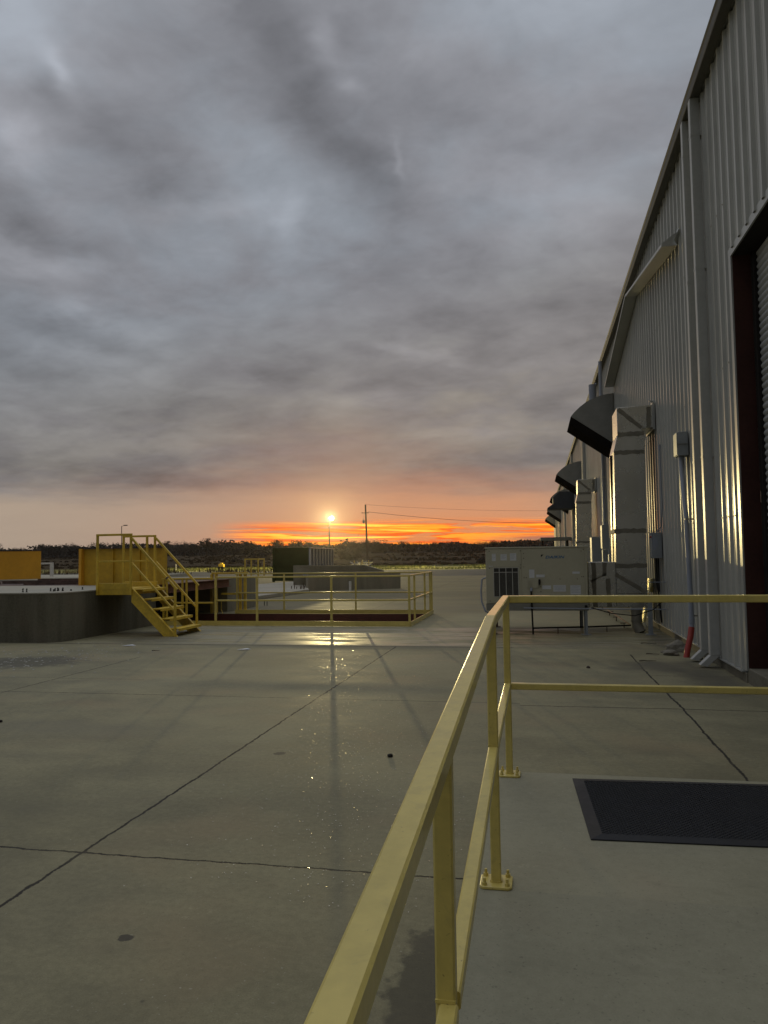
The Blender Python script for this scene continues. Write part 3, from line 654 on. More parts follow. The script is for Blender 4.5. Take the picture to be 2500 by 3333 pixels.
for y in (15.9, 17.4, 19.0, 21.0):
    mb = MB(); mb.box(1.60, 1.76, y-.012, y+.012, .085, .100); mb.box(1.66, 1.68, y-.008, y+.008, .002, .085); mb.build('stand', 'rust', rp)
gl = MB(); gl.tube([(-.25, 14.40, .492), (.9, 14.40, .478), (2.25, 14.42, .465)], .011, 8)
gl.tube([(-.25, 14.40, .492), (-.25, 14.44, .492)], .011, 8)
tag(gl.build('gas_pipe', 'pvc'), 'long thin grey pipe running level from the air conditioner base to the wall', 'pipe')
cb = MB(); cb.tube([(.95, 14.36, .50), (1.3, 14.34, .40), (1.7, 14.33, .36), (2.0, 14.34, .46), (2.2, 14.4, .62)], .009, 8)
tag(cb.build('cable', 'black', smooth=True), 'sagging black cable between the air conditioner and the wall', 'cable')

# ------------------------------------------------------------------ sheet metal ducts
def seam(mb, x0, x1, y, z0, z1): mb.box(x0, x1, y-.006, y, z0, z1)
def duct(y, dpt, label, plenum):
    t = thing('air_duct', label, 'air duct', (1.75, y+dpt/2, 1), 'tall galvanised ducts against the wall')
    zb = .72 if plenum else .0+1.2
    mb = MB(); mb.prism([(1.47, zb), (2.03, zb), (2.06, 3.40), (1.50, 3.40)], y, y+dpt, 'y'); mb.build('riser', 'galv', t, bevel=.006)
    mb = MB(); mb.prism([(1.49, 3.402), (2.062, 3.402), (2.09, 3.75), (1.575, 3.75)], y+.004, y+dpt-.004, 'y'); mb.build('transition', 'galv', t, bevel=.006)
    mb = MB(); mb.prism([(1.575, 3.752), (2.03, 3.752), (2.03, 3.86), (WX-.034, 3.86), (WX-.034, 4.30), (1.575, 4.27)], y, y+dpt, 'y'); mb.build('elbow', 'galv', t, bevel=.008)
    mb = MB(); mb.box(WX-.075, WX-.0335, y-.03, y+dpt+.03, 3.82, 4.34); mb.build('collar', 'trim', t)
    mb = MB(); f = y
    def band(x0, x1, z, h):  # irregular sealant band on the camera-side face
        n = 10
        top = [(x0+(x1-x0)*i/n, z+h/2+random.uniform(-.012, .012)) for i in range(n+1)]; bot = [(x0+(x1-x0)*i/n, z-h/2+random.uniform(-.012, .012)) for i in range(n+1)]
        mb = MB(); mb.prism(bot+top[::-1], f-.004, f+.002, 'y'); mb.build('sealant', 'tape', t)
    band(1.50, 2.06, 3.405, .085); band(1.575, 2.06, 3.755, .085)
    if plenum: band(1.478, 2.045, 1.90, .085); band(1.47, 2.04, 1.24, .075)
    else: band(1.48, 2.04, 1.92, .07)
    # diagonal seam across the elbow, and a vertical one by the wall
    n = 9
    for pa, pb, wd in (((1.60, 4.24), (2.02, 3.86), .075), ((2.165, 4.26), (2.15, 3.87), .085)):
        L_ = [(pa[0]+(pb[0]-pa[0])*i/n, pa[1]+(pb[1]-pa[1])*i/n) for i in range(n+1)]
        d = Vector((pb[0]-pa[0], pb[1]-pa[1])).normalized(); nn = (-d.y, d.x)
        l_ = [(p[0]+nn[0]*wd*(.5+random.uniform(-.1, .1)), p[1]+nn[1]*wd*(.5+random.uniform(-.1, .1))) for p in L_]; r_ = [(p[0]-nn[0]*wd*(.5+random.uniform(-.1, .1)), p[1]-nn[1]*wd*(.5+random.uniform(-.1, .1))) for p in L_]
        mb = MB(); mb.prism(l_+r_[::-1], f-.004, f+.0015, 'y'); mb.build('sealant', 'tape', t)
    # standing seam and dark joint down the narrow lit side
    mb = MB(); mb.box(1.462, 1.50, y+dpt*.45, y+dpt*.45+.03, zb, 3.40); mb.build('side_seam', 'black', t)
    mb = MB(); mb.box(1.462, 1.50, y-.003, y+dpt+.003, 1.86, 1.94); mb.build('sealant', 'tape', t)
    if plenum:
        mb = MB(); mb.box(.96, 1.468, y+.02, y+dpt-.02, .45, 1.315); mb.build('plenum', 'galv', t, bevel=.006)
        mb = MB(); mb.prism([(1.47, .45), (2.03, .45), (2.03, .718), (1.47, .718)], y+.01, y+dpt-.02, 'y'); mb.build('lower_elbow', 'galv', t, bevel=.006)
        mb = MB(); f = y+.02
        for pa, pb, wd in (((1.06, 1.31), (1.07, .46), .08), ((1.27, 1.31), (1.25, 1.05), .075), ((1.32, 1.00), (1.34, .46), .085), ((1.00, .95), (1.30, 1.09), .03)):
            L_ = [(pa[0]+(pb[0]-pa[0])*i/n, pa[1]+(pb[1]-pa[1])*i/n) for i in range(n+1)]
            d = Vector((pb[0]-pa[0], pb[1]-pa[1])).normalized(); nn = (-d.y, d.x)
            l_ = [(p[0]+nn[0]*wd*(.5+random.uniform(-.12, .12)), p[1]+nn[1]*wd*(.5+random.uniform(-.12, .12))) for p in L_]; r_ = [(p[0]-nn[0]*wd*(.5+random.uniform(-.12, .12)), p[1]-nn[1]*wd*(.5+random.uniform(-.12, .12))) for p in L_]
            mb = MB(); mb.prism(l_+r_[::-1], f-.004, f+.0015, 'y'); mb.build('sealant', 'tape', t)
        f = y
        pa, pb, wd = (1.46, 1.08), (2.0, .74), .075
        L_ = [(pa[0]+(pb[0]-pa[0])*i/n, pa[1]+(pb[1]-pa[1])*i/n) for i in range(n+1)]
        d = Vector((pb[0]-pa[0], pb[1]-pa[1])).normalized(); nn = (-d.y, d.x)
        l_ = [(p[0]+nn[0]*wd*(.5+random.uniform(-.12, .12)), p[1]+nn[1]*wd*(.5+random.uniform(-.12, .12))) for p in L_]; r_ = [(p[0]-nn[0]*wd*.5, p[1]-nn[1]*wd*.5) for p in L_]
        mb = MB(); mb.prism(l_+r_[::-1], f-.004, f+.0015, 'y')
        mb.build('sealant', 'tape', t)
    return t
duct(15.1, .9, 'big galvanised air duct rising from the air conditioner to an elbow in the wall', True)
d2 = duct(29.5, .9, 'smaller looking galvanised air duct farther along the wall behind the first', False)
mb = MB(); mb.box(.6, 1.468, 29.5, 30.4, .45, 1.3); mb.build('plenum', 'galv', d2)
mb = MB(); mb.box(1.47, 2.03, 29.5, 30.4, 0.45, 1.198); mb.build('lower_elbow', 'galv', d2)
# wrapped pedestal pipe and strut under the big duct
pd = thing('duct_support', 'wrapped grey pipe stub and post holding up the big air duct', 'duct support', (1.85, 15.0, 0))
mb = MB(); mb.tube([(1.80, 14.98, .45), (1.80, 14.98, .22), (1.81, 14.97, .12), (1.86, 14.93, .0)], .10, 14); mb.tube([(1.80, 14.98, .20), (1.80, 14.98, .235)], .108, 14); mb.build('wrapped_pipe', 'tape', pd, smooth=True)
mb = MB(); mb.box(1.955, 2.03, 14.55, 14.60, .0, .72); mb.box(1.90, 2.08, 14.50, 14.65, .001, .012); mb.build('post', 'boxgrey', pd)
mb = MB(); mb.box(1.95, 2.28, 14.56, 14.585, .94, .955); mb.build('bracket', 'pvc', pd)

# ------------------------------------------------------------------ wall mounted boxes and pipes
def wallbox(name, x0, x1, y0, y1, z0, z1, label, m='boxgrey', cat='electrical box', door=True):
    t = thing(name, label, cat, ((x0+x1)/2, (y0+y1)/2, z0))
    mb = MB(); mb.box(x0, x1, y0, y1, z0, z1); mb.build('enclosure', m, t, bevel=.006)
    if door:
        mb = MB(); mb.box(x0-.012, x0-.001, y0+.006, y1-.006, z0+.01, z1-.01); mb.build('cover', m, t, bevel=.004)
    return t
jb = wallbox('junction_box', 2.115, WX-.033, 12.0, 12.30, 2.93, 3.29, 'grey junction box high on the wall at the top of the grey conduit')
mb = MB(); mb.box(2.10, 2.262, 11.985, 11.999, 3.10, 3.105); mb.build('seam', 'tape', jb)
cd = thing('conduit', 'grey electrical conduit with a red sleeve at its foot climbing the wall', 'conduit', (2.05, 11.5, 0))
mb = MB(); mb.tube([(2.17, 12.12, 2.935), (2.165, 12.05, 2.7), (2.15, 11.85, 2.3), (2.15, 11.75, 2.0), (2.15, 11.66, 1.2), (2.15, 11.62, .50)], .036, 12); mb.build('upper_pipe', 'pvc', cd, smooth=True)
mb = MB(); mb.tube([(2.15, 11.62, .54), (2.15, 11.62, .47)], .043, 12); mb.tube([(2.15, 11.62, .47), (2.145, 11.61, .40)], .036, 12); mb.tube([(2.21, 12.15, 2.94), (2.21, 12.12, 2.75)], .013, 8); mb.build('coupling', 'pvc', cd)
mb = MB(); mb.tube([(2.145, 11.61, .41), (2.12, 11.58, .28), (2.06, 11.51, .10), (2.035, 11.48, -.02)], .042, 12); mb.build('red_sleeve', 'redpvc', cd, smooth=True)
mb = MB()
for z in (1.95, .56): mb.box(2.115, WX-.034, 11.64, 11.67, z, z+.02)
mb.build('clamp', 'steel', cd)
c2 = thing('conduit', 'thin grey conduit running down the wall into the safety switch', 'conduit', (2.24, 14.3, 0))
mb = MB(); mb.tube([(2.24, 14.5, 3.4), (2.24, 14.42, 2.3), (2.235, 14.6, 1.95), (2.20, 14.9, 1.86)], .012, 8); mb.tube([(2.24, 14.5, 3.36), (2.24, 14.5, 3.44)], .022, 8); mb.build('pipe', 'pvc', c2, smooth=True)
sw = wallbox('safety_switch', 2.10, WX-.034, 14.75, 15.02, 1.38, 1.85, 'grey safety switch box on the wall right of the big air duct')
mb = MB(); mb.add([(2.10, 14.745, 1.80), (2.20, 14.745, 1.70), (2.20, 14.745, 1.62), (2.13, 14.745, 1.52), (2.10, 14.745, 1.60)], [(0, 1, 2, 3, 4)]); mb.build('lever_plate', 'pvc', sw)
mb = MB(); mb.tube([(2.06, 14.78, 1.77), (2.10, 14.78, 1.77)], .018, 8); mb.build('red_knob', 'redpvc', sw)
mb = MB(); mb.tube([(2.17, 14.85, 1.38), (2.17, 14.85, .9), (2.20, 14.8, .5), (2.22, 14.8, .2)], .016, 8); mb.tube([(2.22, 14.95, 1.38), (2.22, 14.95, .75)], .013, 8); mb.build('tail_conduit', 'black', sw, smooth=True)
# foil wrapped refrigerant line glowing in the lamp light
yf = thing('insulated_pipe', 'bright yellow foil wrapped pipe leaning against the wall beside the big air duct', 'pipe', (2.15, 16.15, 0))
YF_ = 16.15
def flat(mb, k=3.4):
    mb.v = [(x, YF_+(y-YF_)*k, z) for x, y, z in mb.v]; return mb
mb = MB(); mb.tube([(2.225, YF_, .97), (2.215, YF_, .83), (2.185, YF_, .70)], .056, 18); flat(mb).build('upper_wrap', 'foil', yf, smooth=True)
mb = MB(); mb.tube([(2.235, YF_-.06, .80), (2.215, YF_-.06, .70)], .038, 12); flat(mb, 2).build('branch_wrap', 'foil', yf, smooth=True)
mb = MB(); mb.tube([(2.18, YF_, .665), (2.16, YF_, .55)], .048, 14); flat(mb).build('middle_wrap', 'foil', yf, smooth=True)
mb = MB(); mb.tube([(2.155, YF_, .53), (2.12, YF_, .36), (2.085, YF_, .17), (2.075, YF_, .09)], .052, 18, r2=.03); flat(mb).build('lower_wrap', 'foil', yf, smooth=True)
mb = MB(); mb.tube([(2.167, YF_-.03, .555), (2.158, YF_-.03, .530)], .056, 12); mb.build('tie', 'black', yf)
mb = MB(); mb.tube([(2.08, YF_-.05, .11), (2.12, YF_-.08, .005)], .011, 8); mb.build('tail', 'galv', yf)

# electrical group farther along
eb = wallbox('electrical_cabinet', 1.80, 2.09, 26.0, 26.8, .95, 2.03, 'wide grey electrical cabinet with its pale edge lit, behind the air conditioner')
e2 = wallbox('electrical_trough', 1.97, 2.16, 24.0, 24.5, 1.62, 2.35, 'tall narrow grey electrical box under the vertical vent pipe')
e3 = wallbox('meter_box', 2.04, 2.20, 24.9, 25.2, 1.0, 1.60, 'small grey meter box below the tall narrow electrical box', door=False)
e4 = wallbox('breaker_box', 2.02, 2.12, 22.6, 22.9, .9, 1.45, 'small pale breaker box beside the big air duct at mid height', door=False)
vp = thing('vent_pipe', 'tall grey pipe rising the full wall height above the electrical boxes', 'pipe', (2.05, 24.6, 2.35))
mb = MB(); mb.tube([(2.08, 24.3, 2.36), (2.08, 24.3, 7.45)], .055, 12); mb.build('pipe', 'pvc', vp, smooth=True)
mb = MB(); mb.tube([(2.17, 24.55, 2.36), (2.17, 24.55, 5.0)], .03, 8); mb.build('side_pipe', 'pvc', vp, smooth=True)
mb = MB(); mb.tube([(2.08, 24.3, 2.45), (2.08, 24.3, 2.55)], .07, 12); mb.tube([(2.08, 24.3, 3.8), (2.08, 24.3, 3.85)], .064, 12); mb.build('coupling', 'trim', vp)
v2 = MB(); v2.tube([(2.07, 27.5, 6.2), (2.07, 27.5, 7.42)], .13, 14); v2.tube([(2.07, 27.5, 7.3), (2.22, 27.5, 7.46)], .05, 10)
tag(v2.build('vent_stack', 'pvc', smooth=True), 'thick grey vent stack tucked under the eave above the first hood', 'pipe')
sg = MB(); sg.box(WX-.05, WX-.035, 19.2, 19.4, 4.55, 4.85); tag(sg.build('wall_tag', 'foil'), 'small pale yellow tag fixed to the siding above the big air duct', 'sign')
lb = MB(); lb.tube([(WX-.10, 15.3, 4.40), (WX-.034, 15.3, 4.40)], .02, 10); tag(lb.build('wall_hook', 'galv'), 'tiny bright metal hook on the wall at the duct elbow', 'hook')
sl = MB(); sl.box(WX-.055, WX-.035, 21.5, 21.8, 3.0, 4.2)
for i in range(8): sl.box(WX-.062, WX-.0551, 21.51, 21.79, 3.06+i*.14, 3.12+i*.14)
tag(sl.build('wall_plate', 'galv'), 'narrow slotted metal plate on the wall left of the big duct', 'plate')

# rocks by the red sleeve
def rock(x, y, z, sx, sy, sz, label, seed):
    bm = bmesh.new(); bmesh.ops.create_icosphere(bm, subdivisions=3, radius=1)
    for v in bm.verts:
        d = 1+.35*mnoise.noise(v.co*1.3+Vector((seed, 0, 0)))+.08*mnoise.noise(v.co*5)
        v.co = Vector((v.co.x*sx*d, v.co.y*sy*d, max(-.5, v.co.z)*sz*d))
    me = bpy.data.meshes.new('rock'); bm.to_mesh(me); bm.free(); me.materials.append(M['rock'])
    o = bpy.data.objects.new('rock', me); COL.objects.link(o); o.location = (x, y, z+sz*.45); o.rotation_euler = (0, 0, seed)
    tag(o, label, 'rock', 'rocks at the foot of the wall')
rock(2.04, 12.15, 0, .13, .15, .11, 'largest rounded rock against the wall behind the red sleeve', 1.0)
rock(1.87, 11.72, 0, .13, .10, .055, 'flat broken slab of rock lying left of the red sleeve', 2.3)
rock(2.15, 11.25, 0, .05, .06, .045, 'small rock tucked right of the red sleeve', 4.1)
rock(1.80, 12.0, 0, .035, .04, .018, 'small stone chip in front of the largest rock', 5.2)

# ------------------------------------------------------------------ dock, stairs, pit guardrail (left)
dk = thing('loading_dock', 'raised stained concrete dock with pale top on the left of the yard', 'loading dock', (-12, 14, 0))
poly = [(-24, 12.46), (-8.95, 12.46), (-8.72, 12.50), (-8.56, 12.62), (-8.50, 12.85), (-8.50, 16.02), (-24, 16.02)]
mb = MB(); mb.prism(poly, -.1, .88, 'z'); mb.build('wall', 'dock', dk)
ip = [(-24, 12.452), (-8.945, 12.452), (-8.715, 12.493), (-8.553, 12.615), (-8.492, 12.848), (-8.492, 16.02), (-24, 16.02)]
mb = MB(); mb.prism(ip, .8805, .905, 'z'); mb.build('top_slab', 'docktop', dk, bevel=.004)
mb = MB(); mb.prism([(-24, 16.022), (-8.50, 16.022), (-8.50, 20.1), (-24, 20.1)], .70, .895, 'z'); mb.build('bridge_deck', 'rust', dk)
mb = MB(); mb.box(-8.498, -8.44, 16.03, 20.08, .70, .915); mb.box(-8.45, -8.38, 16.03, 20.08, .70, .715); mb.box(-8.45, -8.38, 16.03, 20.08, .90, .915); mb.build('edge_beam', 'rust_edge', dk)
mb = MB(); mb.box(-24, -8.5, 20.11, 22.3, 0.0, .93); mb.build('rear_wall', 'block', dk, bevel=.01)
mb = MB(); mb.box(-24, -13.0, 22.0, 27, .80, .94); mb.build('rear_slab', 'docktop', dk)
# anchor bolts cast into the dock edge
mb_ = []
for x, y, h, l in ((-9.45, 12.72, .075, 'left anchor bolt of the pair standing on the pale dock edge'), (-9.37, 12.72, .07, 'right anchor bolt of the pair standing on the pale dock edge'), (-8.88, 13.75, .05, 'lone anchor bolt on the dock edge near the yellow platform'),
                   (-9.10, 13.05, .065, None), (-9.07, 13.25, .05, None), (-9.04, 13.10, .06, None), (-9.01, 13.3, .05, None), (-8.985, 13.1, .07, None), (-8.91, 13.15, .07, None), (-8.88, 13.1, .05, None), (-8.80, 13.25, .03, None), (-9.0, 13.0, .04, None)):
    mb = MB(); mb.tube([(x, y, .905), (x+.004, y, .905+h)], .009, 8); mb.tube([(x, y, .905), (x, y, .918)], .018, 6); mb.tube([(x, y, .905+h*.55), (x, y, .905+h*.55+.012)], .016, 6)
    tag(mb.build('anchor_bolt', 'black'), l or 'short black anchor bolt in the tight cluster on the pale dock edge', 'bolt', 'anchor bolts on the dock edge' if l else 'clustered anchor bolts on the dock edge')
# rusty stock lying on the deck
for i, (x, y, lx, ly, a, h, l) in enumerate([(-11.2, 17.0, 2.6, .16, 4, .05, 'long dark rusty plate nearest the dock edge'), (-12.2, 17.9, 3.4, .22, -3, .07, 'long rusty flat beam lying behind the nearest plate'),
        (-11.3, 18.8, 2.2, .14, 6, .06, 'short rusty beam lying across the middle of the deck'), (-12.6, 19.6, 2.8, .2, 1, .08, 'rusty beam lying along the far side of the deck'), (-14.6, 17.2, 2.0, .3, 8, .05, 'wide rusty plate lying below the orange panel')]):
    mt = Matrix.Translation((x, y, .897)) @ Matrix.Rotation(R(a), 4, 'Z')
    mb = MB(); mb.box(-lx/2, lx/2, -ly/2, ly/2, 0, .012, mt); mb.box(-lx/2, lx/2, -ly/2, -ly/2+.012, .012, h, mt); mb.box(-lx/2, lx/2, ly/2-.012, ly/2, .012, h, mt)
    tag(mb.build('steel_beam', 'rust'), l, 'steel beam', 'rusty steel lying on the deck')
mb = MB(); mb.add([(-12.45, 19.9, .897), (-11.75, 19.95, .897), (-11.85, 20.0, 1.22), (-12.3, 20.35, .897), (-11.7, 20.3, .90), (-12.8, 19.8, .93), (-12.75, 19.86, .91)], [(0, 1, 2), (0, 2, 3), (1, 4, 2), (2, 4, 3), (0, 3, 4, 1), (0, 5, 6)])
tag(mb.build('scrap_piece', 'rust_edge'), 'jagged triangular rusty scrap piece sticking up between the two yellow panels', 'scrap')
# yellow panels
yp = thing('yellow_barrier', 'ribbed yellow steel barrier panel standing behind the stair platform', 'barrier', (-9.4, 16.1, .9))
mb = MB(); mb.box(-10.38, -8.36, 16.13, 16.15, .90, 1.745); mb.build('plate', 'yellow_panel', yp)
mb = MB(); mb.box(-10.45, -10.385, 16.02, 16.15, .897, 1.755); mb.build('end_flange', 'orange_panel', yp)
mb = MB(); mb.box(-8.355, -8.29, 16.04, 16.15, .92, 1.70); mb.build('end_flange', 'yellow_panel', yp)
for x in (-9.62, -8.95, -9.93+1.55):
    mb = MB(); mb.box(x-.008, x+.008, 16.085, 16.129, .92, 1.74); mb.build('rib', 'yellow_panel', yp)
mb = MB(); mb.box(-10.38, -8.36, 16.06, 16.15, 1.746, 1.758); mb.build('top_flange', 'rust', yp)
op = thing('orange_barrier', 'plain orange yellow steel panel standing at the left edge of the dock', 'barrier', (-16.5, 20.5, .9))
mb = MB(); v0, v1 = Vector((-18.2, 19.3, 0)), Vector((-15.27, 21.4, 0)); mb.bar((-18.6, 18.98, 1.35), (-15.27, 21.40, 1.35), .03, .90)
mb.build('plate', 'orange_panel', op)
mb = MB(); mb.bar((-18.6, 18.98, 1.807), (-15.27, 21.40, 1.807), .045, .012); mb.build('top_flange', 'rust', op)

# platform and stairs
sp = thing('stair_platform', 'yellow steel platform and stairs coming down from the dock', 'stairs', (-8.1, 14.2, 0))
Y0, Y1 = 13.65, 14.68
mb = MB(); mb.box(-8.50, -7.76, Y0, Y0+.05, .80, 1.03); mb.box(-8.50, -7.76, Y1-.02, Y1+.03, .80, 1.03); mb.box(-7.80, -7.76, Y0+.05, Y1-.02, .80, .92); mb.build('fascia', 'yellow_old', sp, bevel=.004)
mb = MB(); mb.box(-8.498, -7.80, Y0+.052, Y1-.022, .905, .925); mb.build('deck', 'yellow_old', sp)
mb = MB(); mb.box(-8.5, -8.47, Y0+.02, Y1, .81, .86); mb.box(-8.498, -7.8, Y0-.006, Y0-.001, .905, .915); mb.build('deck_edge', 'yellow_old', sp)
for y in (Y0, Y1):
    mb = MB(); mb.prism([(-7.76, .95), (-6.80, -.0), (-6.80+.0, .0), (-7.08, .0), (-7.76, .66)], y+.0, y+.03, 'y')
    mb.prism([(-7.76, .96), (-6.79, .0), (-6.82, -.0), (-7.76, .93)], y-.02, y+.05, 'y'); mb.build('stringer', 'yellow_old', sp, bevel=.002)
for i, z in enumerate((.91, .72, .53, .34, .15)):
    x = -7.72+.19*i
    mb = MB(); mb.box(x-.03, x+.19, Y0+.034, Y1-.004, z-.016, z); mb.box(x+.175, x+.19, Y0+.034, Y1-.004, z-.05, z-.0165); mb.box(x-.03, x-.018, Y0+.034, Y1-.004, z-.05, z-.0165)
    mb.build('tread', 'yellow_old', sp, bevel=.002)
T = .042
def rail(a, b, nm, m='yellow_old', s_=T, par=None):
    mb = MB(); mb.bar(a, b, s_, s_, bev=.004); return mb.build(nm, m, par or sp, smooth=True)
for (x, y, zb, zt_) in ((-8.48, Y0-.022, .80, 1.955), (-7.76, Y0-.022, .80, 1.955), (-8.56, Y1+.052, .85, 1.955), (-7.84, Y1+.052, .80, 1.955), (-8.02, Y1+.052, .9, 1.955)):
    rail((x, y, zb), (x, y, zt_), 'post')
rail((-6.83, Y0-.022, .005), (-6.83, Y0-.022, .955), 'post'); rail((-6.90, Y1+.052, .005), (-6.90, Y1+.052, .955), 'post')
rail((-8.50, Y0-.022, 1.976), (-7.74, Y0-.022, 1.976), 'top_rail'); rail((-8.58, Y1+.052, 1.976), (-7.82, Y1+.052, 1.976), 'top_rail')
rail((-8.46, Y0-.022, 1.455), (-7.78, Y0-.022, 1.455), 'mid_rail', s_=.034); rail((-8.54, Y1+.052, 1.455), (-7.86, Y1+.052, 1.455), 'mid_rail', s_=.034)
rail((-7.74, Y0-.024, 1.90), (-6.79, Y0-.024, .90), 'sloping_rail'); rail((-7.82, Y1+.054, 1.93), (-6.86, Y1+.054, .93), 'sloping_rail')
rail((-7.74, Y0-.024, 1.42), (-6.85, Y0-.024, .50), 'sloping_mid_rail', s_=.038); rail((-7.82, Y1+.054, 1.44), (-6.92, Y1+.054, .50), 'sloping_mid_rail', s_=.038)
mb = MB(); mb.bar((-7.74+.93*.80-.01, Y0-.024, 1.90-1.0*.78+.01), (-7.74+.93*.80+.012, Y0-.024, 1.90-1.0*.78-.012), .046, .046); 
mb.build('tape_wrap', 'rust', sp)

# guardrail round the pit
gr = thing('pit_guardrail', 'yellow guardrail with toe boards around the sunken pit', 'guardrail', (-5, 17.6, 0))
GX0, GX1, GY0, GY1 = -8.46, -2.66, 15.95, 19.46
def grail(a, b, nm, s_=.036): return rail(a, b, nm, 'yellow', s_, gr)
for z, nm in ((1.065, 'top_rail'), (.555, 'mid_rail')):
    grail((-7.0, GY0, z), (GX1+.02, GY0, z), nm)
    grail((GX1, GY0+.02, z), (GX1, GY1-.02, z), nm); grail((GX1+.02, GY1, z), (-8.0, GY1, z), nm)
for x in (-7.02, -6.05, -4.36, GX1): grail((x, GY0, .004), (x, GY0, 1.048), 'post', .045)
for y in (16.66, 18.22, 19.14): grail((GX1, y, .004), (GX1, y, 1.048), 'post', .042)
for x in (GX1, -4.66, -6.62, -7.95): grail((x, GY1, .004), (x, GY1, 1.048), 'post', .042)
mb = MB(); mb.box(-8.4, GX1+.02, GY0-.034, GY0-.024, .004, .108); mb.build('toe_board', 'yellow', gr)
mb = MB(); mb.box(GX1+.026, GX1+.036, GY0-.034, GY1+.03, .004, .105); mb.build('toe_board', 'yellow', gr)
mb = MB(); mb.box(-8.0, GX1+.02, GY1-.034, GY1-.024, .004, .105); mb.build('toe_board', 'yellow', gr)
# gate pieces behind the stairs
pg = thing('pit_gate', 'narrow yellow swing gate leaves seen through the stairs at the pit corner', 'gate', (-7.9, 15.98, 0))
for x in (-8.30, -8.22, -7.84, -7.74): rail((x, 16.0, .12), (x, 16.0, 1.02), 'gate_post', 'yellow_old', .04, pg)
for z in (1.04, .50): rail((-8.34, 16.0, z), (-7.10, 16.0, z), 'gate_bar', 'yellow_old', .036, pg)
# heavy goal-post frame at the far end of the pit
fg = thing('steel_frame_gate', 'heavy yellow steel post frame at the far left corner of the pit', 'gate', (-8.4, 20.0, 0))
for x in (-8.72, -8.60, -7.90, -7.76):
    mb = MB(); mb.box(x-.03, x+.03, 19.52, 19.62, -.0, 1.06); mb.build('post', 'yellow_old', fg, bevel=.004)
mb = MB(); mb.box(-8.72, -7.68, 19.52, 19.62, 1.062, 1.11); mb.build('top_bar', 'yellow_old', fg, bevel=.004)
mb = MB(); mb.box(-8.44, -7.94, 19.55, 19.59, .50, .55); mb.build('mid_bar', 'yellow_old', fg)
for x in (-8.42, -7.97):
    mb = MB(); mb.tube([(x, 19.5, .35), (x, 19.5, .1), (x+.06, 19.46, .0)], .012, 6); mb.build('latch_rod', 'yellow_old', fg)

# ------------------------------------------------------------------ middle distance
cb_ = thing('ramp_walls', 'grey concrete truck ramp walls in the middle of the yard', 'concrete wall', (-8.5, 34, 0))
mb = MB(); mb.add([(-10.02, 32.75, 0), (-6.2, 34.8, 0), (-6.4, 35.05, 0), (-10.2, 33.0, 0), (-10.02, 32.75, .79), (-6.2, 34.8, .72), (-6.4, 35.05, .72), (-10.2, 33.0, .79)], [(0, 1, 5, 4), (1, 2, 6, 5), (2, 3, 7, 6), (3, 0, 4, 7), (4, 5, 6, 7)]); mb.build('front_wall', 'block', cb_)
mb = MB(); mb.add([(-10.2, 33.0, .60), (-6.4, 35.05, .60), (-7.6, 36.6, .75), (-11.6, 36.4, .75)], [(0, 1, 2, 3)]); mb.build('ramp_bed', 'asphalt', cb_)
mb = MB(); mb.add([(-11.9, 36.4, 0), (-7.4, 37.2, 0), (-11.9, 36.4, 1.09), (-8.4, 36.9, 1.07), (-7.5, 37.15, .79), (-11.95, 36.7, 0), (-7.4, 37.5, 0), (-11.95, 36.7, 1.09), (-8.4, 37.2, 1.07), (-7.5, 37.45, .79)],
   [(0, 1, 4, 3, 2), (6, 5, 7, 8, 9), (2, 3, 8, 7), (3, 4, 9, 8), (0, 2, 7, 5), (1, 6, 9, 4)]); mb.build('rear_wall', 'block', cb_)
mb = MB(); mb.tube([(-8.03, 32.5, .0), (-8.03, 32.5, .42)], .055, 12); tag(mb.build('bollard', 'white', smooth=True), 'short white pipe bollard in front of the concrete ramp wall', 'bollard')
# scrap roll-off container
ct = thing('scrap_container', 'dark green roll off container with ribbed side coloured for lamplight and sky reflection', 'container', (-14, 46, 0))
def P4(x, y): return (x, y)
c0, c1, c3 = Vector((-15.25, 43.0)), Vector((-13.10, 43.0)), Vector((-13.45, 49.5))
c2_ = c0+(c3-c1)
mb = MB(); q = [c0, c1, c3, c2_]
mb.add([(p.x, p.y, .12) for p in q]+[(p.x, p.y, 2.03) for p in q], [(0, 1, 5, 4), (2, 3, 7, 6), (3, 0, 4, 7), (0, 3, 2, 1), (1, 2, 6, 5)]); mb.build('body', 'green', ct)
sd_ = (c3-c1)
for i in range(9):
    p = c1+sd_*(i/8.0)*.985
    mb = MB(); mb.box(p.x+.004, p.x+.10, p.y-.0, p.y+.11, .2, 2.0); mb.build('side_rib', 'silver', ct)
mb = MB(); mb.add([(c1.x+.012, c1.y+.02, .2), (c3.x+.012, c3.y, .2), (c3.x+.012, c3.y, 2.0), (c1.x+.012, c1.y+.02, 2.0)], [(0, 1, 2, 3)]); mb.build('side_panel', mat('container_sky_sheen_side', (.10, .12, .19), .3, .5), ct)  # blue colour stands in for sky reflected in the green container's side
mb = MB(); mb.bar((c1.x+.05, c1.y, 2.05), (c3.x+.05, c3.y, 2.05), .13, .07); mb.build('side_top_rail', 'silver', ct)
mb = MB(); mb.box(c0.x-.05, c1.x+.03, 42.93, 43.0-.003, 1.98, 2.06); mb.box(c0.x-.05, c1.x, 42.95, 42.997, 1.02, 1.08); mb.box(c0.x-.06, c0.x+.06, 42.94, 42.998, .06, 2.0); mb.build('end_rail', 'green', ct)
mb = MB(); mb.box(c0.x-.12, c0.x-.05, 42.95, 43.1, .9, 1.0); mb.box(c0.x-.12, c0.x-.05, 42.95, 43.1, 1.75, 1.82); mb.box(c0.x-.1, c0.x-.05, 42.95, 43.1, .1, .4); mb.build('hinge', 'green', ct)
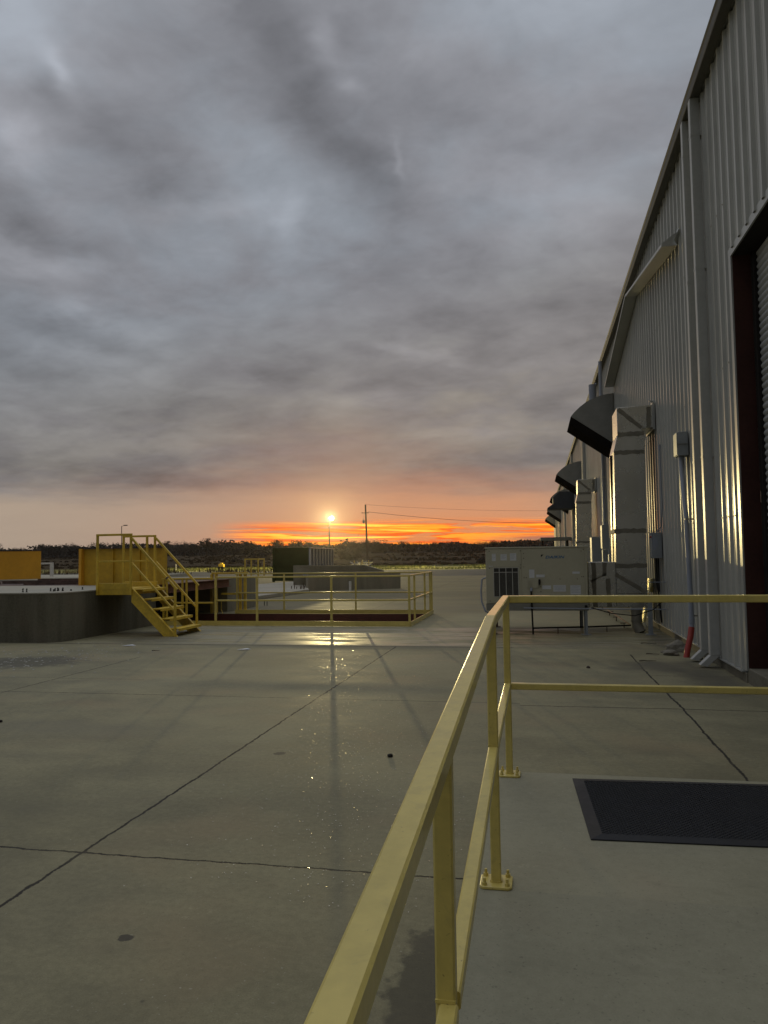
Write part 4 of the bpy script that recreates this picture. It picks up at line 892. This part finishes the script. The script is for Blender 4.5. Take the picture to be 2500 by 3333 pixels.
# rebar dowels on the pale slab
for i, (x, y, h) in enumerate([(-10.55, 32.0, .12), (-10.38, 31.9, .26), (-10.22, 31.7, .10), (-10.28, 32.5, .12), (-9.98, 31.6, .12), (-9.86, 31.5, .27), (-9.78, 31.4, .14), (-10.05, 31.7, .10)]):
    mb = MB(); mb.tube([(x, y, .12), (x+.01, y, .13+h)], .018, 6)
    tag(mb.build('rebar_stub', 'rust'), 'rusty rebar stub sticking out of the pale slab', 'rebar', 'rebar stubs in the pale slab')
for i, (x, y) in enumerate([(-8.37, 22.7), (-8.30, 22.75)]):
    mb = MB(); mb.tube([(x, y, 0), (x, y, .18)], .012, 6); tag(mb.build('rebar_pin', 'black'), 'thin black pin standing in the concrete beyond the pit', 'rebar', 'pins beyond the pit')

def frame_rack(x0, x1, y0, y1, z0, z1, r, m, label, name='pipe_frame'):
    t = thing(name, label, 'frame', ((x0+x1)/2, (y0+y1)/2, z0))
    for x in (x0, x1):
        for y in (y0, y1):
            mb = MB(); mb.box(x-r, x+r, y-r, y+r, z0, z1); mb.build('leg', m, t)
    mb = MB()
    for y in (y0, y1): mb.box(x0-r, x1+r, y-r*.9, y+r*.9, z1+.001, z1+2*r)
    for x in (x0, x1): mb.box(x-r*.9, x+r*.9, y0+r, y1-r, z1+.002, z1+2*r)
    mb.build('top_bars', m, t); return t
frame_rack(-23.8, -22.65, 60, 61.4, 0, 1.36, .05, 'yellow_old', 'yellow open pipe frame lit by the lamp left of the green container')
frame_rack(-17.6, -16.76, 24.05, 24.12, .94, 1.37, .03, 'white', 'white open metal frame between the orange panel and yellow barrier')
t = thing('yellow_equipment', 'small low yellow piece of equipment in the yard behind the pit', 'equipment', (-24.8, 58, 0))
mb = MB(); mb.box(-25.4, -24.6, 57.8, 58.4, .35, .8); mb.box(-25.2, -24.8, 57.9, 58.3, .801, 1.0); mb.build('housing', 'yellow_old', t, bevel=.03)
for x in (-25.25, -24.75):
    mb = MB(); mb.tube([(x, 57.7, .22), (x, 57.85, .22)], .22, 14); mb.build('wheel', 'black', t)
t.location = (t.location.x-18.2, t.location.y+42, 0); t.scale = (.9, .9, .9)
# scrap pile by the pole
t = thing('scrap_pile', 'heap of tangled scrap pipes coloured as if lamp lit in front of the power pole', 'scrap pile', (-17.6, 76, 0))
rs = random.Random(3)
for i in range(46):
    cx, cy = -17.5+rs.uniform(-1.0, .9), 76+rs.uniform(-.8, .8); a = rs.uniform(0, 6.28); L_ = rs.uniform(.4, 1.3); z = rs.uniform(.1, .95); 
    mb = MB(); mb.tube([(cx-math.cos(a)*L_/2, cy-math.sin(a)*L_/2, max(.03, z+rs.uniform(-.3, .2))), (cx+math.cos(a)*L_/2, cy+math.sin(a)*L_/2, max(.03, z+rs.uniform(-.2, .3)))], rs.uniform(.02, .05), 6); mb.build('pipe', 'foil' if i % 3 else 'galv', t)  # yellow foil colour stands in for lamplight on most pipes
for sx in (-.7, .1, .8):
    mb = MB(); mb.tube([(-17.5+sx, 75.5, 0), (-17.5+sx, 75.5, 1.1)], .04, 6); mb.build('rack_post', 'yellow_old', t)

# ------------------------------------------------------------------ poles and wires
pp = thing('power_pole', 'wooden power pole with transformer standing against the orange sky', 'power pole', (-33.5, 150, 0))
mb = MB(); mb.tube([(-33.4, 150, .0), (-33.7, 150, 12.0)], .20, 10, r2=.15); mb.build('pole', 'wood', pp, smooth=True)
mb = MB(); mb.box(-34.45, -33.0, 149.75, 149.85, 10.25, 10.37); mb.build('crossarm', 'wood', pp)
mb = MB(); mb.tube([(-34.05, 149.8, 8.2), (-34.05, 149.8, 8.85)], .22, 12); mb.tube([(-34.05, 149.8, 8.85), (-34.05, 149.8, 9.2)], .05, 6); mb.box(-34.0, -33.6, 149.8, 149.86, 8.5, 8.56); mb.build('transformer', 'boxgrey', pp)
mb = MB()
for x in (-34.35, -33.1): mb.tube([(x, 149.8, 10.37), (x, 149.8, 10.52)], .05, 6)
mb.build('insulators', 'wire', pp)
def wire(a, b, sag, r, label):
    a, b = Vector(a), Vector(b); pts = []
    for i in range(17):
        u = i/16; p = a.lerp(b, u); p.z -= sag*4*u*(1-u); pts.append(p)
    mb = MB(); mb.tube(pts, r, 5); tag(mb.build('power_line', 'wire'), label, 'power line', 'overhead wires')
wire((-33.1, 149.8, 10.5), (55, 175, 11.5), 3.2, .035, 'lower thick overhead wire running right from the power pole')
wire((-33.7, 150, 12.0), (55, 178, 13.5), 2.2, .018, 'upper thin overhead wire running right from the top of the pole')
wire((-33.9, 149.8, 10.4), (-42, 175, 4.6), .8, .012, 'thin guy wire slanting down left from the power pole')
def lamp_post(x, y, h, d, on, label, arm=1.0, rot=0):
    t = thing('street_lamp', label, 'street lamp', (x, y, 0))
    mb = MB(); mb.tube([(x, y, 0), (x, y, h)], d, 8, r2=d*.7); mb.tube([(x, y, h-.05), (x+arm*.6, y, h+.12), (x+arm, y, h+.14)], d*.4, 6); mb.build('pole', 'polegrey', t, smooth=True)
    mb = MB(); mb.box(x+arm*.55, x+arm*1.35, y-.18, y+.18, h+.06, h+.24); mb.build('lamp_head', 'polegrey', t, bevel=.03)
    return t
lamp_post(-81.8, 140, 8.3, .10, False, 'unlit street lamp on a thin pole behind the yellow stairs', .9)
LX, LY, LZ2 = -27.2, 100.0, 6.62
t = thing('street_lamp', 'glowing yellow street lamp on a pole in front of the sunset', 'street lamp', (-27.5, 100, 0))
mb = MB(); mb.tube([(-27.55, 100.2, 0), (-27.62, 100.2, 6.5)], .11, 10, r2=.07); mb.tube([(-27.62, 100.2, 6.4), (-27.5, 100.15, 6.85), (-27.25, 100.1, 7.05)], .05, 6); mb.build('pole', 'polegrey', t, smooth=True)
mb = MB(); mb.tube([(-27.25, 100.05, 7.0), (-27.2, 100, 7.16)], .34, 14, r2=.16); mb.build('shade', 'polegrey', t, smooth=True)
bm = bmesh.new(); bmesh.ops.create_icosphere(bm, subdivisions=3, radius=.34); me = bpy.data.meshes.new('globe'); bm.to_mesh(me); bm.free(); me.materials.append(M['lamp'])
for p in me.polygons: p.use_smooth = True
g = bpy.data.objects.new('globe', me); COL.objects.link(g); g.location = (LX, LY, 6.75); g.scale = (1, 1, 1.0); g.parent = t; g.matrix_parent_inverse = t.matrix_basis.inverted()
ld_ = bpy.data.lights.new('lamp_light', 'POINT'); ld_.energy = 3.6e4; ld_.color = (1, .80, .36); ld_.shadow_soft_size = .20
# luminaire photometry: throws far near the horizontal, little straight down
ld_.use_nodes = True; lt_ = NT(ld_.node_tree); em = lt_.n['Emission']
gi = lt_.new('ShaderNodeNewGeometry'); ix, iy, iz = lt_.sep(gi.outputs['Incoming']); az_ = lt_.m('ABSOLUTE', iz)
lt_.l.new(lt_.m('MULTIPLY', lt_.ss(iy, .75, 0, .02, 1.0), lt_.m('ADD', lt_.m('MULTIPLY', lt_.ss(az_, .16, .07), .5), lt_.m('ADD', lt_.m('MULTIPLY', lt_.ss(az_, .9, .25), .85), .03))), em.inputs['Strength'])
lo = bpy.data.objects.new('lamp_light', ld_); COL.objects.link(lo); lo.location = (LX, LY-.9, 6.72)

# ------------------------------------------------------------------ vegetation
def tree_mesh(seed, h, wd, dens, bare):
    rs = random.Random(seed); tr = MB(); cr = MB()
    top = h*.5; tr.tube([(0, 0, -.3), (rs.uniform(-.1, .1), 0, h*.25), (rs.uniform(-.25, .25), 0, top)], .16*h/7, 6, r2=.09*h/7)
    tips = []
    for k in range(9 if not bare else 15):
        a = rs.uniform(0, 6.283); el_ = rs.uniform(.25, 1.2); L_ = wd*.5*rs.uniform(.6, 1.05); z0 = h*rs.uniform(.25, .55)
        p0 = Vector((0, 0, z0)); p1 = p0+Vector((math.cos(a)*math.cos(el_)*L_, math.sin(a)*math.cos(el_)*L_, math.sin(el_)*h*.42)); pm = (p0+p1)/2+Vector((rs.uniform(-.2, .2), rs.uniform(-.2, .2), .15*h*.3))
        tr.tube([p0, pm, p1], .05*h/7, 4, r2=.015, cap=False); tips += [p1, pm]
        if bare:
            for q in range(8):
                b = pm.lerp(p1, rs.random()); e_ = b+Vector((rs.uniform(-1, 1)*wd*.13, rs.uniform(-1, 1)*wd*.13, rs.uniform(.1, 1)*h*.14))
                cr.tube([b, (b+e_)/2+Vector((rs.uniform(-.1, .1), 0, .05)), e_], .022, 3, r2=.006, cap=False)
                for q2 in range(5):
                    b2 = b.lerp(e_, rs.uniform(.3, 1)); e2 = b2+Vector((rs.uniform(-1, 1)*.4, rs.uniform(-1, 1)*.4, rs.uniform(.05, 1)*.55)); n_ = Vector((.012, 0, 0)); cr.add([b2-n_, b2+n_, e2], [(0, 1, 2)])
    clumps = [(Vector((rs.gauss(0, wd*.2), rs.gauss(0, wd*.2), h*rs.uniform(.38, .84))), wd*rs.uniform(.13, .24)) for _ in range(14)]+[(p, wd*rs.uniform(.10, .16)) for p in tips]
    for c, r_ in clumps:
        for k in range(int((34 if not bare else 5)*dens)):
            d = Vector((rs.gauss(0, 1), rs.gauss(0, 1), rs.gauss(0, .75))); d = d.normalized()*r_*rs.uniform(.35, 1.08); p = c+d
            s_ = rs.uniform(.12, .30) if not bare else rs.uniform(.06, .15); u = Vector((rs.uniform(-1, 1), rs.uniform(-1, 1), rs.uniform(-1, 1))).normalized()*s_; v = u.orthogonal().normalized()*s_*.7
            cr.add([p-u, p+v, p+u, p-v], [(0, 1, 2, 3)])
    return tr, cr
KINDS = []
for i in range(8):
    bare = i in (2, 5, 7)
    tr, cr = tree_mesh(20+i, 7.2*(.8+.07*i if i < 5 else .95), 7.5 if not bare else 6.0, 1.0, bare)
    KINDS.append((tr, cr, bare))
protos = {}
rs = random.Random(11)
labs = {False: ('dense dark rounded tree in the far tree line beyond the field', 'dense trees of the far tree line'), True: ('bare branched see-through tree in the far tree line beyond the field', 'bare trees of the far tree line')}
x = -300.0; k = 0
while x < 85:
    i = rs.choice([0, 1, 3, 4, 6, 0, 1, 3, 2, 5, 7]); y = 345+rs.uniform(-22, 22)
    # trees are taller to the left, lower to the right of the poles
    azd = x/y
    hs = 1.02 if azd < -.30 else (1.02-(azd+.30)*1.25 if azd < 0 else .60)
    hs *= rs.uniform(.72, 1.15)
    loc = (x, y, terrain_z(x, y)-.2)
    if i not in protos:
        tr, cr, bare = KINDS[i]
        t = thing('tree', labs[bare][0], 'tree', (0, 0, 0), labs[bare][1])
        tr.build('trunk', 'bark', t, fix=False); cr.build('crown', 'leafB' if bare else 'leafA', t, fix=False); protos[i] = t
    else: t = copy_tree(protos[i])
    t.location = loc; t.rotation_euler = (0, 0, rs.uniform(0, 6.28)); t.scale = (hs*rs.uniform(.95, 1.25), hs, hs)
    x += rs.uniform(1.8, 4.4); k += 1
# continuous dark undergrowth of the wood
mb = MB(); rs = random.Random(5)
for _ in range(32000):
    x = rs.uniform(-330, 110); y = 352+rs.uniform(-16, 20); azd = x/y; hh = 6.2 if azd < -.25 else 4.9
    hh *= .8+.5*mnoise.noise(Vector((x*.06, 1.3, 0)))+.25*mnoise.noise(Vector((x*.3, 4.3, 0)))
    z = terrain_z(x, y)+hh*rs.random()**.8; s_ = rs.uniform(.3, .8); a = rs.uniform(0, 6.28)
    u = Vector((math.cos(a), math.sin(a), rs.uniform(-.5, .5)))*s_; v = Vector((rs.uniform(-.3, .3), rs.uniform(-.3, .3), 1))*s_*.7
    p = Vector((x, y, z)); mb.add([p-u, p-v, p+u, p+v], [(0, 1, 2, 3)])
xs_ = [-340+1.5*i for i in range(305)]; ring = []
for x in xs_:
    azd = x/352; hh = (4.6 if azd < -.25 else 3.6)*(.8+.45*mnoise.noise(Vector((x*.06, 1.3, 0)))+.30*mnoise.noise(Vector((x*.35, 4.3, 0)))+.2*mnoise.noise(Vector((x*1.3, 9.3, 0))))
    z0 = terrain_z(x, 352); ring.append([(x, 346+mnoise.noise(Vector((x*.3, 2, 0))), z0-.5), (x, 349, z0+hh*.7), (x, 353, z0+hh), (x, 359, z0-.5)])
o_ = len(mb.v)
for q in ring: mb.v += q
for k in range(len(ring)-1):
    for j in range(3): a_ = o_+k*4+j; mb.f.append((a_, a_+1, a_+5, a_+4))
tag(mb.build('woodland', 'leafA', fix=False), 'low dark mass of woodland undergrowth behind the far tree line', 'woodland', kind='stuff')
# thin reed-like saplings poking over the wood on the right
mb = MB()
for _ in range(420):
    x = rs.uniform(-75, 80); y = 340+rs.uniform(-5, 12); z = terrain_z(x, y); h = rs.uniform(2.8, 5.0)*(1 if rs.random() < .8 else 1.15); dxx = rs.uniform(-.35, .35)
    mb.tube([(x, y, z), (x+dxx*.5, y, z+h*.6), (x+dxx, y, z+h)], .035, 3, r2=.012, cap=False)
    for q in range(5):
        b = Vector((x+dxx*.8, y, z+h*rs.uniform(.5, .95))); e_ = b+Vector((rs.uniform(-.5, .5), 0, rs.uniform(.2, .7))); mb.add([b-Vector((.02, 0, 0)), b+Vector((.02, 0, 0)), e_], [(0, 1, 2)])
tag(mb.build('saplings', 'leafB', fix=False), 'thin bare saplings poking above the wood on the right', 'saplings', kind='stuff')
# field scrub and grass
mb = MB()
for _ in range(7000):
    y = rs.uniform(118, 330); x = rs.uniform(-.95, .35)*y
    if mnoise.noise(Vector((x*.025, y*.05, 2))) < -.02+.2*rs.random(): continue
    z = terrain_z(x, y); h = rs.uniform(.2, .6)*(1 if y > 140 else .6)
    for q in range(3):
        a = rs.uniform(0, 6.28); w_ = rs.uniform(.2, .6); p = Vector((x+rs.uniform(-.4, .4), y, z)); u = Vector((math.cos(a)*w_, math.sin(a)*w_, 0)); mb.add([p-u, p+u, p+u*.4+Vector((0, 0, h)), p-u*.7+Vector((0, 0, h*.8))], [(0, 1, 2, 3)])
tag(mb.build('dry_scrub', 'drygrass', fix=False), 'rough dry brown scrub covering the field', 'scrub', kind='stuff')
mb = MB()
for _ in range(15000):
    y = rs.uniform(83, 119); x = rs.uniform(-.62, .22)*y
    if mnoise.noise(Vector((x*.12, y*.12, 7))) < -.15+.3*rs.random(): continue
    z = .02; h = rs.uniform(.05, .22); a = rs.uniform(0, 6.28); w_ = rs.uniform(.05, .16); p = Vector((x, y, z-.06)); u = Vector((math.cos(a)*w_, math.sin(a)*w_, 0)); mb.add([p-u, p+u, p+u*.3+Vector((.03, 0, h+.06))], [(0, 1, 2)])
tag(mb.build('grass', 'grassm', fix=False), 'short green grass on the lamp lit verge beyond the road', 'grass', kind='stuff')
# dark shrubs in the field
shr = None; rs = random.Random(8)
for (x, y, s_, lab) in ((-108, 185, 2.0, 'dark shrub in the field between the orange panel and yellow barrier'), (-70, 170, 1.5, 'dark low shrub in the field left of the green container'), (-47, 190, 2.6, 'dark shrub in the field just left of the power pole'),
                   (-10, 150, 1.3, 'dark shrub in the field right of the power pole'), (8, 205, 3.0, 'wide dark shrub in the field beside the air conditioner'), (-92, 240, 3.0, 'large dark shrub in front of the tree line above the stairs')):
    mb = MB()
    for c in range(9):
        c_ = Vector((rs.gauss(0, .5), rs.gauss(0, .4), rs.uniform(.2, .75)))
        for q in range(55):
            d = Vector((rs.gauss(0, 1), rs.gauss(0, 1), rs.gauss(0, 1))).normalized()*rs.uniform(.1, .38); p = (c_+d)*s_; p.z = max(0, p.z); u = Vector((rs.uniform(-1, 1), rs.uniform(-1, 1), rs.uniform(-1, 1)))*.10*s_; v = u.orthogonal().normalized()*.08*s_
            mb.add([p-u, p+v, p+u, p-v], [(0, 1, 2, 3)])
    mb.tube([(0, 0, -.1), (0, 0, .5*s_)], .05, 5)
    o = tag(mb.build('shrub', 'leafA', fix=False), lab, 'shrub', 'shrubs in the field'); o.location = (x, y, terrain_z(x, y)-.05)
# tall dry weeds at the edge of the far yard
mb = MB()
for _ in range(5200):
    x, y = rs.uniform(-75, -20), rs.uniform(66, 84); 
    if mnoise.noise(Vector((x*.15, y*.2, 3))) < .0: continue
    h = rs.uniform(.2, .75); p = Vector((x, y, 0)); u = Vector((rs.uniform(-.05, .05), rs.uniform(-.05, .05), 0)); mb.add([p-u, p+u, p+Vector((rs.uniform(-.15, .15), 0, h))], [(0, 1, 2)])
tag(mb.build('weeds', 'drygrass', fix=False), 'tall dry weeds along the far edge of the yard', 'weeds', kind='stuff')
# white marker stakes far left
for (x, y, lab) in ((-50.5, 62, 'white marker stake left of the yellow barrier'), (-47.5, 95, 'white marker stake right of the stairs')):
    mb = MB(); mb.tube([(x, y, 0), (x, y, .85)], .05, 6); tag(mb.build('marker_stake', 'white'), lab, 'stake', 'marker stakes')

# ------------------------------------------------------------------ litter on the concrete
rs = random.Random(21)
mb = MB()
for _ in range(260):
    x = rs.gauss(-7.5, .75); y = rs.gauss(10.6, .8); 
    if x < -8.4 and y > 12: continue
    s_ = rs.uniform(.006, .026); h = rs.uniform(.003, .012); a = rs.uniform(0, 6.28); c, s2 = math.cos(a)*s_, math.sin(a)*s_
    mb.add([(x+c, y+s2, .002), (x-s2, y+c, .002), (x-c, y-s2, .002), (x+s2*.7, y-c, .002), (x, y, h+.002)], [(0, 1, 4), (1, 2, 4), (2, 3, 4), (3, 0, 4)])
tag(mb.build('debris', 'pebble', fix=False), 'scatter of crumbled concrete chips in front of the dock wall', 'debris', kind='stuff')
mb = MB()
for _ in range(2600):
    # metal flakes added along the lamp path and tilted to imitate glints
    y = rs.uniform(3.2, 11.8); ln = rs.gauss(0, .9); x = -.272*y*.98+ln*(.25+.06*y)
    if x > -.3: continue
    s_ = rs.uniform(.0015, .0034)*(.7+.1*y); tx, ty = rs.gauss(0, .07), rs.gauss(.05, .07); a = rs.uniform(0, 1.5); c, s2 = math.cos(a)*s_, math.sin(a)*s_
    f_ = lambda X, Y: (x+X, y+Y, .004+s_+X*tx+Y*ty); mb.add([f_(c, s2), f_(-s2, c), f_(-c, -s2), f_(s2, -c)], [(0, 1, 2, 3)])
tag(mb.build('glint_flakes', 'glint_flakes', fix=False), 'glittering flakes added along the lamp path for glints on the concrete', 'glint_flakes', kind='stuff')
for x, y, s_, m, lab in ((-1.10, 5.62, .022, 'black', 'small dark stone on the open concrete left of the handrail'), (-4.9, 6.3, .02, 'black', 'tiny dark stone at far left of the concrete yard'), (.02, 5.1, .02, 'black', 'dark crumb on the concrete behind the landing edge'),
                      (.62, 10.3, .025, 'leafdry', 'small dry crumb on the concrete in front of the air conditioner')):
    bm = bmesh.new(); bmesh.ops.create_icosphere(bm, subdivisions=2, radius=s_)
    for v in bm.verts: v.co *= 1+.4*mnoise.noise(v.co*60+Vector((x, y, 0))); v.co.z = max(v.co.z*.7, -s_*.4)
    me = bpy.data.meshes.new('pebble'); bm.to_mesh(me); bm.free(); me.materials.append(M[m]); o = bpy.data.objects.new('pebble', me); COL.objects.link(o); o.location = (x, y, s_*.4+.001); tag(o, lab, 'pebble', 'small stones on the concrete')
for x, y, z, L_, a, lab in ((-.62, 2.62, .002, .045, 35, 'curled dry leaf on the concrete near the ramp handrail'), (-6.1, 11.5, .002, .13, 10, 'dark stick lying on the concrete in front of the stairs'), (1.45, 11.0, .002, .22, 5, 'thin dry stick on the concrete near the rocks'),
                       (1.62, 11.75, .002, .18, -12, 'thin dry stick left of the flat broken rock'), (1.75, 13.1, .002, .25, -20, 'dry stick lying along the wall foundation')):
    mb = MB(); mt = Matrix.Translation((x, y, z)) @ Matrix.Rotation(R(a), 4, 'Z'); pts = [mt @ Vector((L_*(u-.5), .06*L_*math.sin(u*5), .006+.02*L_*math.sin(u*7)**2)) for u in (0, .25, .5, .75, 1)]
    mb.tube(pts, .007, 6, r2=.003); tag(mb.build('twig', 'leafdry'), lab, 'twig', 'sticks and leaves on the concrete')
for (x, y, s_, lab) in ((-6.95, 12.15, .12, 'white paper scrap on the concrete in front of the dock'), (-4.7, 11.8, .11, 'pale flat paper scrap in the middle of the yard')):
    mb = MB(); mb.add([(x-s_, y-.05, .004), (x+s_*.2, y-.07, .012), (x+s_, y+.03, .004), (x+.2*s_, y+.08, .015), (x-s_*.6, y+.04, .006)], [(0, 1, 3, 4), (1, 2, 3)]); tag(mb.build('paper_scrap', 'paper'), lab, 'litter')

# ------------------------------------------------------------------ thin haze added so the street lamp glows
hm = bpy.data.materials.new('lamp_glow_haze'); hm.use_nodes = True; ht = NT(hm.node_tree); ht.n.remove(ht.n['Principled BSDF'])
pv = ht.new('ShaderNodeVolumePrincipled'); pv.inputs['Color'].default_value = (.9, .85, .8, 1); pv.inputs['Density'].default_value = .00012; pv.inputs['Anisotropy'].default_value = .9
ht.l.new(pv.outputs[0], [n for n in ht.n if n.type == 'OUTPUT_MATERIAL'][0].inputs['Volume'])
mb = MB(); mb.box(-640, 640, -70, 720, -2.8, 16); hz_ = mb.build('haze', hm); hz_['kind'] = 'stuff'; hz_['label'] = 'thin haze added over the yard and field so the lamp glows'
